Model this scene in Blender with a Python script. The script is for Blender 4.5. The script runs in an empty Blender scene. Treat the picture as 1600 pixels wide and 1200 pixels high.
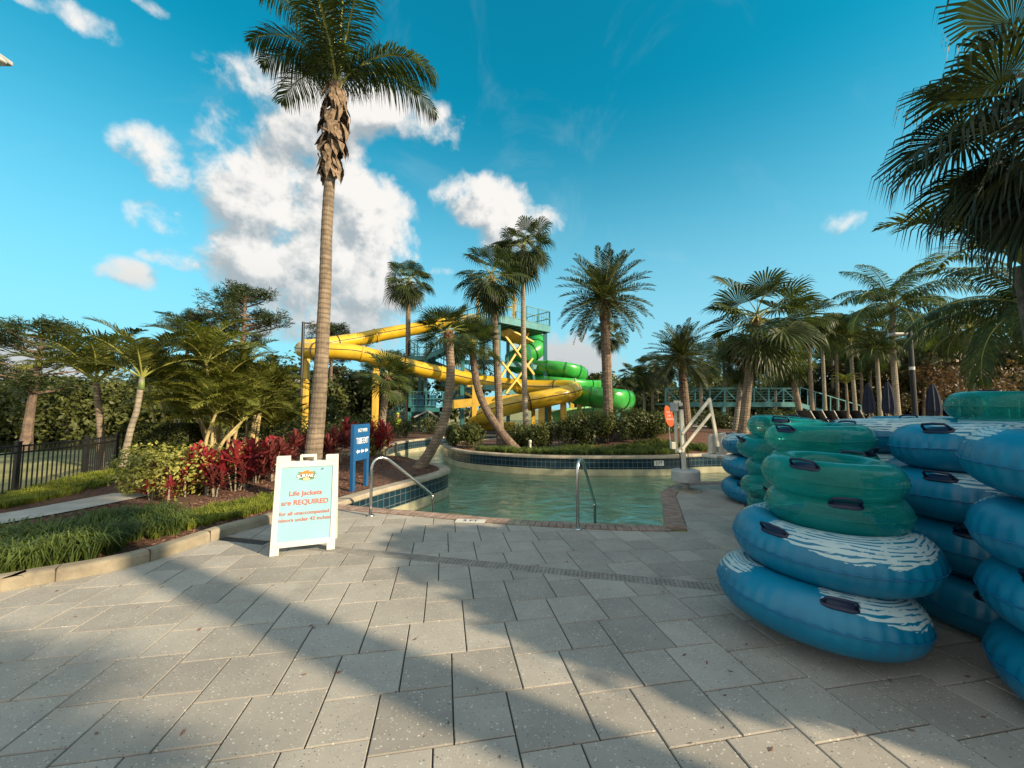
import bpy, math, random
from math import sin, cos, pi, radians as R_, sqrt, atan2
from mathutils import Vector as V, Matrix, Euler
C = bpy.data.collections.new("scene"); bpy.context.scene.collection.children.link(C)
sc = bpy.context.scene

# ---------------------------------------------------------------- camera, sky, sun, exposure
CAMZ = 1.6; PITCH = math.atan(39/600)
cd = bpy.data.cameras.new("camera"); cam = bpy.data.objects.new("camera", cd); C.objects.link(cam)
cam.location = (0, 0, CAMZ); cam.rotation_euler = (pi/2+PITCH, 0, 0)
cd.sensor_width = 36; cd.lens = 36*600/1600; cd.clip_end = 3000; cd.clip_start = .05
sc.camera = cam
SUN_EL = R_(24); SDX, SDY = .88, -.475            # towards the sun: right and behind the viewer
sv = V((SDX, SDY, 0)).normalized()*cos(SUN_EL) + V((0, 0, sin(SUN_EL)))
sl = bpy.data.lights.new("sun", 'SUN'); sl.energy = 3.7; sl.angle = R_(.8); sl.color = (1, .80, .54)
so = bpy.data.objects.new("sun", sl); C.objects.link(so); so.rotation_euler = sv.to_track_quat('Z', 'Y').to_euler()
so.location = sv*60
sc.view_settings.view_transform = 'Standard'; sc.view_settings.look = 'None'
sc.view_settings.gamma = 1; sc.view_settings.exposure = 1.15

def ray(px, py):
    x = (px-800)/600; y = (600-py)/600; c, s = cos(PITCH), sin(PITCH)
    return V((x, c-y*s, s+y*c))
def at(px, py, Y):
    d = ray(px, py); return V((0, 0, CAMZ)) + d*(Y/d.y)
def G(px, py, z=0.0):
    d = ray(px, py); t = (z-CAMZ)/d.z; return V((d.x*t, d.y*t, z))

# world: Nishita sky, tinted, with cumulus clouds laid out by direction
W = bpy.data.worlds.new("World"); sc.world = W; W.use_nodes = True
wt = W.node_tree; wn = wt.nodes; wl = wt.links; wn.clear()
class NT:
    def __init__(s, t): s.t = t
    def n(s, typ, **k):
        o = s.t.nodes.new(typ)
        for a, b in k.items(): setattr(o, a, b)
        return o
    def l(s, a, b): s.t.links.new(a, b)
    def val(s, sock, v):
        if hasattr(v, 'is_linked') or isinstance(v, bpy.types.NodeSocket): s.l(v, sock)
        else: sock.default_value = v
    def m(s, op, a, b=0.0, c=None, clamp=False):
        o = s.n('ShaderNodeMath', operation=op); o.use_clamp = clamp
        s.val(o.inputs[0], a); s.val(o.inputs[1], b)
        if c is not None: s.val(o.inputs[2], c)
        return o.outputs[0]
    def mix(s, f, a, b, mode='MIX'):
        o = s.n('ShaderNodeMix', data_type='RGBA', blend_type=mode)
        s.val(o.inputs[0], f)
        for k, v in ((6, a), (7, b)):
            if isinstance(v, bpy.types.NodeSocket): s.l(v, o.inputs[k])
            else: o.inputs[k].default_value = (*v[:3], 1)
        return o.outputs[2]
    def rng(s, v, a, b, c=0.0, d=1.0, smooth=True):
        o = s.n('ShaderNodeMapRange'); o.interpolation_type = 'SMOOTHSTEP' if smooth else 'LINEAR'
        s.val(o.inputs[0], v)
        for i, q in enumerate((a, b, c, d)): o.inputs[i+1].default_value = q
        return o.outputs[0]
    def noise(s, vec, scale, detail=4, rough=.55, dist=0):
        o = s.n('ShaderNodeTexNoise'); o.inputs['Scale'].default_value = scale; o.inputs['Detail'].default_value = detail
        o.inputs['Roughness'].default_value = rough; o.inputs['Distortion'].default_value = dist
        if vec is not None: s.l(vec, o.inputs['Vector'])
        return o.outputs[0]
# cloud density as a node group: direction in -> density out
cg = bpy.data.node_groups.new("clouds", 'ShaderNodeTree')
cg.interface.new_socket("dir", in_out='INPUT', socket_type='NodeSocketVector')
cg.interface.new_socket("den", in_out='OUTPUT', socket_type='NodeSocketFloat')
q = NT(cg); gi = q.n('NodeGroupInput'); go = q.n('NodeGroupOutput')
sx = q.n('ShaderNodeSeparateXYZ'); q.l(gi.outputs[0], sx.inputs[0])
az = q.m('ARCTAN2', sx.outputs[0], sx.outputs[1]); el = q.m('ARCSINE', sx.outputs[2])
CL = [  # px, py, half width, half height (photo pixels), weight
 (448,300,100,110,1.1),(478,205,78,75,1.0),(520,350,110,100,1.1),(440,430,95,80,1.0),(560,440,85,70,1.0),(500,165,110,45,1.05),
 (600,170,85,42,1.05),(650,190,60,38,.95),(395,275,50,60,.8),(590,370,62,75,1.0),(540,505,130,42,.9),(440,515,60,22,.5),
 (238,232,46,34,.8),(262,268,34,28,.75),(243,342,50,27,.85),(215,425,50,20,.68),(270,408,50,16,.6),
 (755,325,62,40,.95),(785,365,42,42,.85),(850,345,34,22,.6),(1312,345,32,20,.8),(880,565,80,34,1.0),(830,548,50,30,.8),
 (110,22,60,24,.6),(60,8,50,16,.5),(230,8,30,10,.4),(0,560,90,40,.8),(90,590,90,30,.8),(200,600,110,30,.8),(686,425,20,9,.6),
 (1190,560,60,20,.6),(1480,580,90,24,.6),(1240,600,90,20,.7)]
best = None
for (cx, cy, a, b, w) in CL:
    def AE(px, py):
        d = ray(px, py).normalized(); return atan2(d.x, d.y), math.asin(d.z)
    a0, e0 = AE(cx, cy); a1, _ = AE(cx+a, cy); _, e1 = AE(cx, cy-b)
    dx = q.m('DIVIDE', q.m('SUBTRACT', az, a0), abs(a1-a0)); dy = q.m('DIVIDE', q.m('SUBTRACT', el, e0), abs(e1-e0))
    d2 = q.m('ADD', q.m('MULTIPLY', dx, dx), q.m('MULTIPLY', dy, dy))
    v = q.m('MULTIPLY', q.m('SUBTRACT', 1.0, q.m('MULTIPLY', d2, .55)), w)
    best = v if best is None else q.m('SMOOTH_MAX', best, v, .12)
no = q.noise(gi.outputs[0], 7.5, 9, .58, .2); no2 = q.noise(gi.outputs[0], 19, 6, .56, .2)
den = q.m('ADD', best, q.m('MULTIPLY', q.m('SUBTRACT', no, .5), 2.6))
den = q.m('ADD', den, q.m('MULTIPLY', q.m('SUBTRACT', no2, .5), 1.25))
q.l(den, go.inputs[0])
w_ = NT(wt); tc = w_.n('ShaderNodeTexCoord')
g1 = w_.n('ShaderNodeGroup'); g1.node_tree = cg; w_.l(tc.outputs['Generated'], g1.inputs[0])
off = w_.n('ShaderNodeVectorMath', operation='ADD'); w_.l(tc.outputs['Generated'], off.inputs[0]); off.inputs[1].default_value = (.026, .0, .036)
g2 = w_.n('ShaderNodeGroup'); g2.node_tree = cg; w_.l(off.outputs[0], g2.inputs[0])
sky = w_.n('ShaderNodeTexSky', sky_type='NISHITA'); sky.sun_disc = False; sky.sun_elevation = SUN_EL
sky.sun_rotation = atan2(SDX, SDY); sky.air_density = 1.0; sky.dust_density = .6; sky.ozone_density = 1.5
tint = w_.mix(1.0, sky.outputs[0], (.02, .95, .90), 'MULTIPLY')
sz = w_.n('ShaderNodeSeparateXYZ'); w_.l(tc.outputs['Generated'], sz.inputs[0])
hz = w_.rng(sz.outputs[2], 0.0, .66, 1.0, 0.0)
tint = w_.mix(w_.m('MULTIPLY', hz, .87), tint, (1.9, 3.35, 4.1))
wis = w_.noise(tc.outputs['Generated'], 3.0, 6, .6, 1.2)
tint = w_.mix(w_.m('MULTIPLY', w_.rng(wis, .52, .8), .13), tint, (3.2, 3.8, 4.1))
mask = w_.rng(g1.outputs[0], .10, .80)
lit = w_.rng(w_.m('SUBTRACT', g1.outputs[0], g2.outputs[0]), -.50, .34)
lit = w_.m('MULTIPLY', lit, w_.rng(sz.outputs[2], .12, .36, .35, 1.0))
ccol = w_.mix(lit, (1.9, 2.15, 2.3), (4.5, 4.32, 4.1))
allc = w_.mix(w_.m('MULTIPLY', mask, .96), tint, ccol)
bn_ = w_.noise(tc.outputs['Generated'], 2.2, 7, .6, .4)       # broken cloud added out of view behind the viewer to whiten the ambient light
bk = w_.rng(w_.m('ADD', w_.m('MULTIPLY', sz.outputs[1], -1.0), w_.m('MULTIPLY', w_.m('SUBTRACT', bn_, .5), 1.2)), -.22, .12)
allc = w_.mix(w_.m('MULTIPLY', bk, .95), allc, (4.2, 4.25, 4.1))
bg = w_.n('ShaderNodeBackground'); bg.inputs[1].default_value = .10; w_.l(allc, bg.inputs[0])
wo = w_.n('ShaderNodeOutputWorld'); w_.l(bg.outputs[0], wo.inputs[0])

# ---------------------------------------------------------------- helpers
def link(o, parent=None):
    C.objects.link(o)
    if parent: o.parent = parent
    return o
def tag(o, label=None, cat=None, group=None, kind=None):
    if label: o['label'] = label
    if cat: o['category'] = cat
    if group: o['group'] = group
    if kind: o['kind'] = kind
    return o
def thing(name, loc, label, cat, group=None, rz=0):
    o = bpy.data.objects.new(name, None); o.location = loc; o.rotation_euler = (0, 0, rz); o.empty_display_size = .1
    link(o); return tag(o, label, cat, group)
class MB:
    def __init__(s): s.v = []; s.f = []; s.uv = None; s.tone = None
    def add(s, vs, fs):
        b = len(s.v); s.v += [tuple(p) for p in vs]; s.f += [tuple(i+b for i in f) for f in fs]
    def box(s, c, d, rz=0, M=None):
        x, y, z = d[0]/2, d[1]/2, d[2]/2
        vs = [V((a*x, b*y, e*z)) for e in (-1, 1) for a, b in ((-1, -1), (1, -1), (1, 1), (-1, 1))]
        m = M if M is not None else Matrix.Rotation(rz, 3, 'Z')
        s.add([m@p+V(c) for p in vs], [(3, 2, 1, 0), (4, 5, 6, 7), (0, 1, 5, 4), (1, 2, 6, 5), (2, 3, 7, 6), (3, 0, 4, 7)])
    def beam(s, p, q, w, h=None):
        p, q = V(p), V(q); h = h or w; d = (q-p); L = d.length
        if L < 1e-6: return
        d.normalize(); up = V((0, 0, 1)) if abs(d.z) < .95 else V((0, 1, 0))
        a = d.cross(up).normalized(); b = a.cross(d).normalized()
        m = Matrix((a, d, b)).transposed(); s.box((p+q)/2, (w, L, h), M=m)
    def tube(s, pts, rad, n=10, caps=True, arc=None, thick=0):
        pts = [V(p) for p in pts]; m = len(pts)
        if not hasattr(rad, '__len__'): rad = [rad]*m
        prev = None; b = len(s.v)
        for i, p in enumerate(pts):
            t = (pts[min(i+1, m-1)]-pts[max(i-1, 0)]).normalized()
            if prev is None:
                u = V((0, 0, 1)) if abs(t.z) < .9 else V((0, 1, 0)); a = t.cross(u).normalized()
            else: a = (prev - t*prev.dot(t)).normalized()
            prev = a; c = a.cross(t)
            for k in range(n):
                an = 2*pi*k/n; s.v.append(tuple(p + (a*cos(an)+c*sin(an))*rad[i]))
        for i in range(m-1):
            for k in range(n):
                k2 = (k+1) % n; s.f.append((b+i*n+k, b+i*n+k2, b+(i+1)*n+k2, b+(i+1)*n+k))
        if caps: s.f.append(tuple(b+k for k in range(n))[::-1]); s.f.append(tuple(b+(m-1)*n+k for k in range(n)))
    def lathe(s, prof, n=20, c=(0, 0, 0)):
        b = len(s.v); c = V(c)
        for r, z in prof:
            for k in range(n): s.v.append(tuple(c+V((r*cos(2*pi*k/n), r*sin(2*pi*k/n), z))))
        for i in range(len(prof)-1):
            for k in range(n):
                k2 = (k+1) % n; s.f.append((b+i*n+k, b+i*n+k2, b+(i+1)*n+k2, b+(i+1)*n+k))
        s.f.append(tuple(b+k for k in range(n))[::-1]); s.f.append(tuple(b+(len(prof)-1)*n+k for k in range(n)))
    def mesh(s, name, mat, smooth=False):
        me = bpy.data.meshes.new(name); me.from_pydata(s.v, [], s.f)
        if smooth: me.polygons.foreach_set('use_smooth', [True]*len(me.polygons))
        if s.uv:
            ul = me.uv_layers.new(name='UVMap'); fl = []
            for p in me.polygons:
                for li in p.loop_indices: fl += s.uv[me.loops[li].vertex_index]
            ul.data.foreach_set('uv', fl)
        if s.tone:
            at_ = me.attributes.new('tone', 'FLOAT', 'FACE'); at_.data.foreach_set('value', s.tone)
        me.materials.append(mat); me.update(); return me
    def build(s, name, mat, parent=None, smooth=False, loc=None):
        o = bpy.data.objects.new(name, s.mesh(name, mat, smooth)); link(o, parent)
        if loc is not None: o.location = loc
        return o
def bevel(o, w=.004, seg=2):
    m = o.modifiers.new('b', 'BEVEL'); m.width = w; m.segments = seg; m.limit_method = 'ANGLE'; return o
def crom(pts, n=8, closed=False):
    pts = [V(p) for p in pts]; out = []; m = len(pts)
    for i in range(m if closed else m-1):
        g = (lambda k: pts[k % m]) if closed else (lambda k: pts[min(max(k, 0), m-1)])
        p0, p1, p2, p3 = g(i-1), g(i), g(i+1), g(i+2)
        for j in range(n):
            t = j/n; out.append(.5*((2*p1)+(p2-p0)*t+(2*p0-5*p1+4*p2-p3)*t*t+(3*p1-p0-3*p2+p3)*t**3))
    if not closed: out.append(pts[-1])
    return out
def copy_tree(o, parent=None):
    c = o.copy(); C.objects.link(c)
    if parent: c.parent = parent
    for ch in [x for x in list(C.objects) if x.parent == o and x != c]: copy_tree(ch, c)
    return c

# ---------------------------------------------------------------- materials
MATS = {}
def M(name, col, rough=.6, var=.25, vs=6, bump=0, bs=40, metal=0, transl=0, col2=None, spec=.5, rnd=0, coat=0, wear=0, rings=0):
    if name in MATS: return MATS[name]
    m = bpy.data.materials.new(name); m.use_nodes = True; t = m.node_tree; q = NT(t); t.nodes.clear()
    tc = q.n('ShaderNodeTexCoord'); oc = tc.outputs['Object']
    n1 = q.noise(oc, vs, 5, .6)
    a = tuple(c*(1-var) for c in col); b = col2 or tuple(min(1, c*(1+var)) for c in col)
    c = q.mix(q.rng(n1, .3, .7), a, b)
    if rings:
        wv = q.n('ShaderNodeTexWave'); wv.wave_type = 'BANDS'; wv.bands_direction = 'Z'; wv.inputs['Scale'].default_value = rings; wv.inputs['Distortion'].default_value = 1.6; wv.inputs['Detail'].default_value = 3; wv.inputs['Detail Scale'].default_value = 2; q.l(oc, wv.inputs['Vector'])
        c = q.mix(q.m('MULTIPLY', q.rng(wv.outputs['Fac'], .55, .95), .55), c, tuple(k_*.33 for k_ in col))
        st_ = q.n('ShaderNodeMapping'); st_.inputs['Scale'].default_value = (14, 14, 1.5); q.l(oc, st_.inputs[0]); c = q.mix(q.m('MULTIPLY', q.rng(q.noise(st_.outputs[0], 1.5, 5, .7), .5, .75), .5), c, tuple(min(1, k_*1.6) for k_ in col))
    if wear:
        c = q.mix(q.m('MULTIPLY', q.rng(q.noise(oc, vs*.35, 8, .7), .5, .68), wear), c, (.13, .11, .085))
    if rnd:
        oi = q.n('ShaderNodeObjectInfo'); hs = q.n('ShaderNodeHueSaturation')
        q.l(q.m('ADD', 1-rnd, q.m('MULTIPLY', oi.outputs['Random'], 2*rnd)), hs.inputs['Value']); q.l(c, hs.inputs['Color']); c = hs.outputs[0]
    p = q.n('ShaderNodeBsdfPrincipled'); q.l(c, p.inputs['Base Color'])
    p.inputs['Roughness'].default_value = rough; p.inputs['Metallic'].default_value = metal
    p.inputs['Specular IOR Level'].default_value = spec; p.inputs['Coat Weight'].default_value = coat
    if bump:
        bn = q.n('ShaderNodeBump'); bn.inputs['Strength'].default_value = bump; bn.inputs['Distance'].default_value = .01
        q.l(q.noise(oc, bs, 6, .65), bn.inputs['Height']); q.l(bn.outputs[0], p.inputs['Normal'])
    out = q.n('ShaderNodeOutputMaterial')
    if transl:
        tr = q.n('ShaderNodeBsdfTranslucent'); q.l(q.mix(1, c, (1.3, 1.25, .5), 'MULTIPLY'), tr.inputs[0]); mx = q.n('ShaderNodeMixShader'); mx.inputs[0].default_value = transl
        q.l(p.outputs[0], mx.inputs[1]); q.l(tr.outputs[0], mx.inputs[2]); q.l(mx.outputs[0], out.inputs[0])
    else: q.l(p.outputs[0], out.inputs[0])
    MATS[name] = m; return m
leafM = lambda n, col, **k: M(n, col, **{**dict(rough=.5, var=.45, vs=3.5, transl=.3, spec=.35, rnd=.15), **k})
SABAL = leafM('fan_leaf', (0.053, 0.077, 0.020)); WASH = leafM('wash_leaf', (0.043, 0.065, 0.019)); DATE = leafM('date_leaf', (0.051, 0.067, 0.031))
COCO = leafM('coco_leaf', (0.046, 0.071, 0.015)); ARECA = leafM('areca_leaf', (.11, .15, .025), col2=(.19, .20, .04)); SHADEDP = leafM('shaded_fan', (0.028, 0.040, 0.017))  # last one: corner fan palm, its shade put into a darker leaf colour
PINE = leafM('pine_needle', (0.034, 0.053, 0.015)); BROAD = leafM('broad_leaf', (.06, .08, .018), col2=(.115, .13, .032)); DRYL = M('dry_frond', (.20, .13, .07), .8, .5, 9, transl=.2)
BARK = M('palm_bark', (.20, .155, .11), .9, .35, 5, bump=.9, bs=30, rings=3.6); BARKD = M('dark_bark', (.15, .11, .08), .95, .4, 8, bump=1, bs=25)
BARKP = M('pale_bark', (.27, .235, .18), .85, .25, 6, bump=.5, bs=25, rings=2.6); BOOT = M('leaf_base', (.17, .09, .055), .9, .5, 12, bump=.8, bs=40)
RACH = M('rachis', (.32, .33, .08), .5, .2, 5); PINEB = M('pine_bark', (.14, .10, .075), .95, .4, 5, bump=1, bs=12)
TEAL = M('teal_steel', (.035, .17, .18), .45, .2, 2, wear=.25); TEALL = M('light_teal', (.06, .23, .25), .45, .15, 2, wear=.2)
YEL = M('yellow_fibreglass', (.62, .40, .02), .3, .12, 1.2, coat=.4, wear=.35); YST = M('yellow_steel', (.66, .42, .06), .45, .12, 2, wear=.2)
SEAM = M('dark_joint', (.05, .035, .015), .7, .2, 3); GRN = M('green_fibreglass', (.035, .33, .05), .3, .2, 1.2, coat=.4, wear=.25)
GRNL = M('pale_green_gel', (.16, .42, .14), .35, .2, 1.5, coat=.3, wear=.3); GRND = M('green_flange', (.02, .17, .035), .4, .2, 2)
BLACK = M('black_metal', (.012, .012, .013), .45, .2, 3); WHITE = M('white_plastic', (.60, .60, .56), .4, .06, 3, wear=.12); STEEL = M('brushed_steel', (.55, .55, .53), .25, .1, 15, metal=1)
LIFTW = M('lift_paint', (.62, .60, .50), .45, .08, 3, wear=.15); GREYP = M('grey_plastic', (.38, .39, .38), .5, .12, 5, wear=.2)
SIGNB = M('sign_blue', (.012, .10, .27), .45, .12, 3); SIGNF = M('sign_face', (.27, .50, .57), .35, .05, 2); CORAL = M('coral_ink', (.44, .11, .07), .6, .05, 2)
CREAM = M('cream_coping', (.36, .31, .235), .8, .2, 4, bump=.3, bs=60, wear=.35); CURB = M('curb_concrete', (.27, .235, .17), .9, .22, 3, bump=.6, bs=50, wear=.7)
CONC = M('path_concrete', (.42, .40, .36), .9, .15, 3, bump=.4, bs=60, wear=.3)
MULCH = M('mulch', (.10, .048, .03), .95, .6, 18, bump=1.5, bs=30); CHIP = M('bark_chip', (.15, .075, .05), .9, .65, 25)
LAWN = M('lawn', (.20, .22, .075), .95, .35, .8, bump=1, bs=6, col2=(.30, .29, .12))
RED = leafM('ti_leaf', (.22, .014, .024), transl=.25, vs=6, col2=(.40, .05, .06)); REDD = leafM('ti_leaf_dark', (.12, .02, .03), transl=.2, vs=6, col2=(.2, .05, .04))
VARI = leafM('variegated_leaf', (.10, .16, .025), vs=30, col2=(.55, .52, .12), transl=.2); LIRI = leafM('liriope', (.07, .13, .028), vs=2.5, col2=(.15, .20, .045)); MONDO = leafM('mondo', (.20, .27, .03), vs=3, col2=(.30, .34, .045))
HEDGE = leafM('hedge_leaf', (0.031, 0.050, 0.012), vs=8, col2=(0.099, 0.124, 0.031)); NAVY = M('navy_plastic', (.003, .010, .04), .42, .1, 3); NAVYC = M('navy_cloth', (.007, .012, .03), .85, .3, 6)
REDP = M('red_plastic', (.55, .05, .03), .4, .1, 4); ORANGE = M('orange_board', (.75, .13, .04), .4, .1, 5)
SKIN = M('skin', (.45, .26, .18), .6, .1, 5); HIVIS = M('hi_vis', (.55, .75, .04), .7, .1, 5)

def paver_mat():
    m = bpy.data.materials.new('concrete_paver'); m.use_nodes = True; q = NT(m.node_tree); m.node_tree.nodes.clear()
    tc = q.n('ShaderNodeTexCoord'); oc = tc.outputs['Object']
    at_ = q.n('ShaderNodeAttribute'); at_.attribute_name = 'tone'
    n1 = q.noise(oc, 2.2, 6, .65); n2 = q.noise(oc, 90, 3, .7)
    c = q.mix(q.rng(n1, .25, .75), (.30, .275, .24), (.41, .38, .33))
    c = q.mix(q.m('MULTIPLY', n2, .45), c, (.20, .20, .19))
    hs = q.n('ShaderNodeHueSaturation'); q.l(c, hs.inputs['Color']); q.l(q.m('ADD', .84, q.m('MULTIPLY', at_.outputs['Fac'], .32)), hs.inputs['Value']); c = hs.outputs[0]
    for sc_, th, col in ((42, .20, (.56, .54, .48)), (75, .24, (.54, .52, .46)), (50, .17, (.06, .06, .06)), (95, .2, (.10, .09, .08))):
        vo = q.n('ShaderNodeTexVoronoi'); vo.inputs['Scale'].default_value = sc_; vo.inputs['Randomness'].default_value = 1
        mp = q.n('ShaderNodeMapping'); mp.inputs['Location'].default_value = (sc_, sc_*.3, 0); mp.inputs['Scale'].default_value = (1, 1.3, 1); q.l(oc, mp.inputs[0]); q.l(mp.outputs[0], vo.inputs['Vector'])
        sp = q.n('ShaderNodeSeparateColor'); q.l(vo.outputs['Color'], sp.inputs[0])
        k = q.m('MULTIPLY', q.m('LESS_THAN', vo.outputs['Distance'], q.m('MULTIPLY', sp.outputs[1], th*1.6)), q.m('GREATER_THAN', sp.outputs[0], .72))
        c = q.mix(q.m('MULTIPLY', k, .85), c, col)
    st = q.rng(q.noise(oc, .9, 9, .75, .6), .56, .72)
    c = q.mix(q.m('MULTIPLY', st, .42), c, (.15, .135, .115))
    p = q.n('ShaderNodeBsdfPrincipled'); q.l(c, p.inputs['Base Color']); p.inputs['Roughness'].default_value = .82
    bn = q.n('ShaderNodeBump'); bn.inputs['Strength'].default_value = .35; bn.inputs['Distance'].default_value = .004; q.l(q.noise(oc, 160, 4, .7), bn.inputs['Height']); q.l(bn.outputs[0], p.inputs['Normal'])
    o = q.n('ShaderNodeOutputMaterial'); q.l(p.outputs[0], o.inputs[0]); return m
PAVER = paver_mat()

def tile_mat():
    m = bpy.data.materials.new('pool_tile'); m.use_nodes = True; q = NT(m.node_tree); m.node_tree.nodes.clear()
    uv = q.n('ShaderNodeUVMap'); b = q.n('ShaderNodeTexBrick'); b.offset = 0; b.squash = 1
    q.l(uv.outputs[0], b.inputs['Vector']); b.inputs['Scale'].default_value = 1; b.inputs['Brick Width'].default_value = .16; b.inputs['Row Height'].default_value = .17
    b.inputs['Mortar Size'].default_value = .004; b.inputs['Color1'].default_value = (.008, .022, .035, 1); b.inputs['Color2'].default_value = (.012, .038, .055, 1); b.inputs['Mortar'].default_value = (.15, .18, .19, 1)
    p = q.n('ShaderNodeBsdfPrincipled'); q.l(b.outputs[0], p.inputs['Base Color']); p.inputs['Roughness'].default_value = .18
    bn = q.n('ShaderNodeBump'); bn.inputs['Strength'].default_value = .3; bn.inputs['Distance'].default_value = .004; bn.invert = True; q.l(b.outputs['Fac'], bn.inputs['Height']); q.l(bn.outputs[0], p.inputs['Normal'])
    o = q.n('ShaderNodeOutputMaterial'); q.l(p.outputs[0], o.inputs[0]); return m
TILE = tile_mat()
BRICK = M('coping_brick', (.27, .185, .15), .85, .3, 7, bump=.5, bs=70, wear=.4, col2=(.34, .25, .205))
def water_mat():
    m = bpy.data.materials.new('water'); m.use_nodes = True; q = NT(m.node_tree); m.node_tree.nodes.clear()
    tc = q.n('ShaderNodeTexCoord'); mp = q.n('ShaderNodeMapping'); mp.inputs['Scale'].default_value = (1, 1.6, 1); q.l(tc.outputs['Object'], mp.inputs[0])
    h = q.m('ADD', q.noise(mp.outputs[0], 1.7, 3, .5, .6), q.m('MULTIPLY', q.noise(mp.outputs[0], 5.0, 3, .5, .4), .16))
    bn = q.n('ShaderNodeBump'); bn.inputs['Strength'].default_value = 1; bn.inputs['Distance'].default_value = .05; q.l(h, bn.inputs['Height'])
    gl = q.n('ShaderNodeBsdfGlossy'); gl.inputs['Roughness'].default_value = .02; q.l(bn.outputs[0], gl.inputs['Normal'])
    rf = q.n('ShaderNodeBsdfTransparent'); rf.inputs[0].default_value = (.80, .975, .90, 1)
    fr = q.n('ShaderNodeFresnel'); fr.inputs[0].default_value = 1.45; q.l(bn.outputs[0], fr.inputs['Normal'])
    mx = q.n('ShaderNodeMixShader'); q.l(q.m('MULTIPLY', fr.outputs[0], 1.35, clamp=True), mx.inputs[0]); q.l(rf.outputs[0], mx.inputs[1]); q.l(gl.outputs[0], mx.inputs[2])
    o = q.n('ShaderNodeOutputMaterial'); q.l(mx.outputs[0], o.inputs[0]); return m
WATER = water_mat()
POOLF = M('pool_plaster', (.50, .66, .54), .8, .15, 1.5, wear=.3)

# ---------------------------------------------------------------- ground plan
def clip(poly, conv):                      # clip polygon by a convex counter-clockwise one
    out = list(poly)
    for i in range(len(conv)):
        ax, ay = conv[i]; bx, by = conv[(i+1) % len(conv)]; inp = out; out = []
        if not inp: return out
        f = lambda p: (bx-ax)*(p[1]-ay)-(by-ay)*(p[0]-ax)
        for j in range(len(inp)):
            p, r = inp[j-1], inp[j]; fp, fr = f(p), f(r)
            if (fp >= 0) != (fr >= 0):
                t = fp/(fp-fr); out.append((p[0]+(r[0]-p[0])*t, p[1]+(r[1]-p[1])*t))
            if fr >= 0: out.append(r)
    return out
def area(p): return abs(sum(p[i-1][0]*p[i][1]-p[i][0]*p[i-1][1] for i in range(len(p))))/2
def gp(px, py): g = G(px, py); return (g.x, g.y)
xy = lambda L: [(p[0], p[1]) for p in L]
sm = lambda L, n=5: xy(crom([(a, b, 0) for a, b in L], n))
A0 = gp(524, 789)
near_in = [A0, gp(600, 796), gp(674, 802), gp(787, 812), gp(934, 820), gp(1044, 823)]
right_in = [gp(1044, 823), gp(1037, 785), gp(1035, 772), gp(1042, 765), gp(1056, 758.5), gp(1078, 754), (5.2, 8.6), (9, 8.9), (15, 9.6), (22, 12)]
island_w = [(22, 15.5), (14, 14.3), (9.5, 13.6), gp(1103, 711), gp(1040, 714), gp(950, 714.5), gp(865, 714), gp(790, 711), gp(727, 706), gp(702, 700.5), gp(694, 695), (-2.75, 18.4), (-1.6, 20), (.6, 21.2)]
bank_w = [(1.2, 24.2), (-1.4, 23.4), gp(700, 683), gp(640, 689), gp(608, 696), gp(596, 702), (-5.6, 14.3), (-5.5, 13.3)]
pen_w = [(-5.5, 13.3), gp(600, 714), gp(640, 720), gp(680, 725), gp(697, 731), gp(697, 738), gp(650, 752.5), gp(580, 771.5), A0]
near_in, right_in, island_w, bank_w, pen_w = sm(near_in, 6), sm(right_in, 6), sm(island_w, 6), sm(bank_w, 6), sm(pen_w, 6)
POOL = near_in[:-1]+right_in+island_w+bank_w[:-1]+pen_w[:-1]      # counter-clockwise
def offs(line, d):                          # offset a polyline to its right
    out = []
    for i, p in enumerate(line):
        a = V(line[max(i-1, 0)]); b = V(line[min(i+1, len(line)-1)]); t = (b-a).normalized(); out.append((p[0]+t.y*d, p[1]-t.x*d))
    return out
def sstep(a, b, x): t = min(max((x-a)/(b-a), 0), 1); return t*t*(3-2*t)
def gz(x, y):                               # ground height
    h = .62*sstep(13.4, 16.0, y-.15*max(0, x-6))*sstep(1.5, 5.5, x)
    h += .12*sstep(7, 8.5, y)*sstep(-2.6, -3.4, x)*sstep(13, 12, y)
    return h
def inpoly(x, y, P):
    c = False
    for i in range(len(P)):
        (x1, y1), (x2, y2) = P[i-1], P[i]
        if (y1 > y) != (y2 > y) and x < (x2-x1)*(y-y1)/(y2-y1)+x1: c = not c
    return c
def sheet(name, poly, z, mat, cell=None, hf=None, kind='structure'):
    mb = MB()
    if cell:
        xs = [p[0] for p in poly]; ys = [p[1] for p in poly]
        x = math.floor(min(xs)/cell)*cell
        while x < max(xs):
            y = math.floor(min(ys)/cell)*cell
            while y < max(ys):
                c = clip(poly, [(x, y), (x+cell, y), (x+cell, y+cell), (x, y+cell)])
                if len(c) > 2 and area(c) > 1e-5:
                    b = len(mb.v); mb.v += [(p[0], p[1], z+(hf(*p) if hf else 0)) for p in c]; mb.f.append(tuple(range(b, b+len(c))))
                y += cell
            x += cell
    else: mb.add([(p[0], p[1], z) for p in poly], [tuple(range(len(poly)))])
    o = mb.build(name, mat, smooth=bool(hf)); o['kind'] = kind; return o
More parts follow.
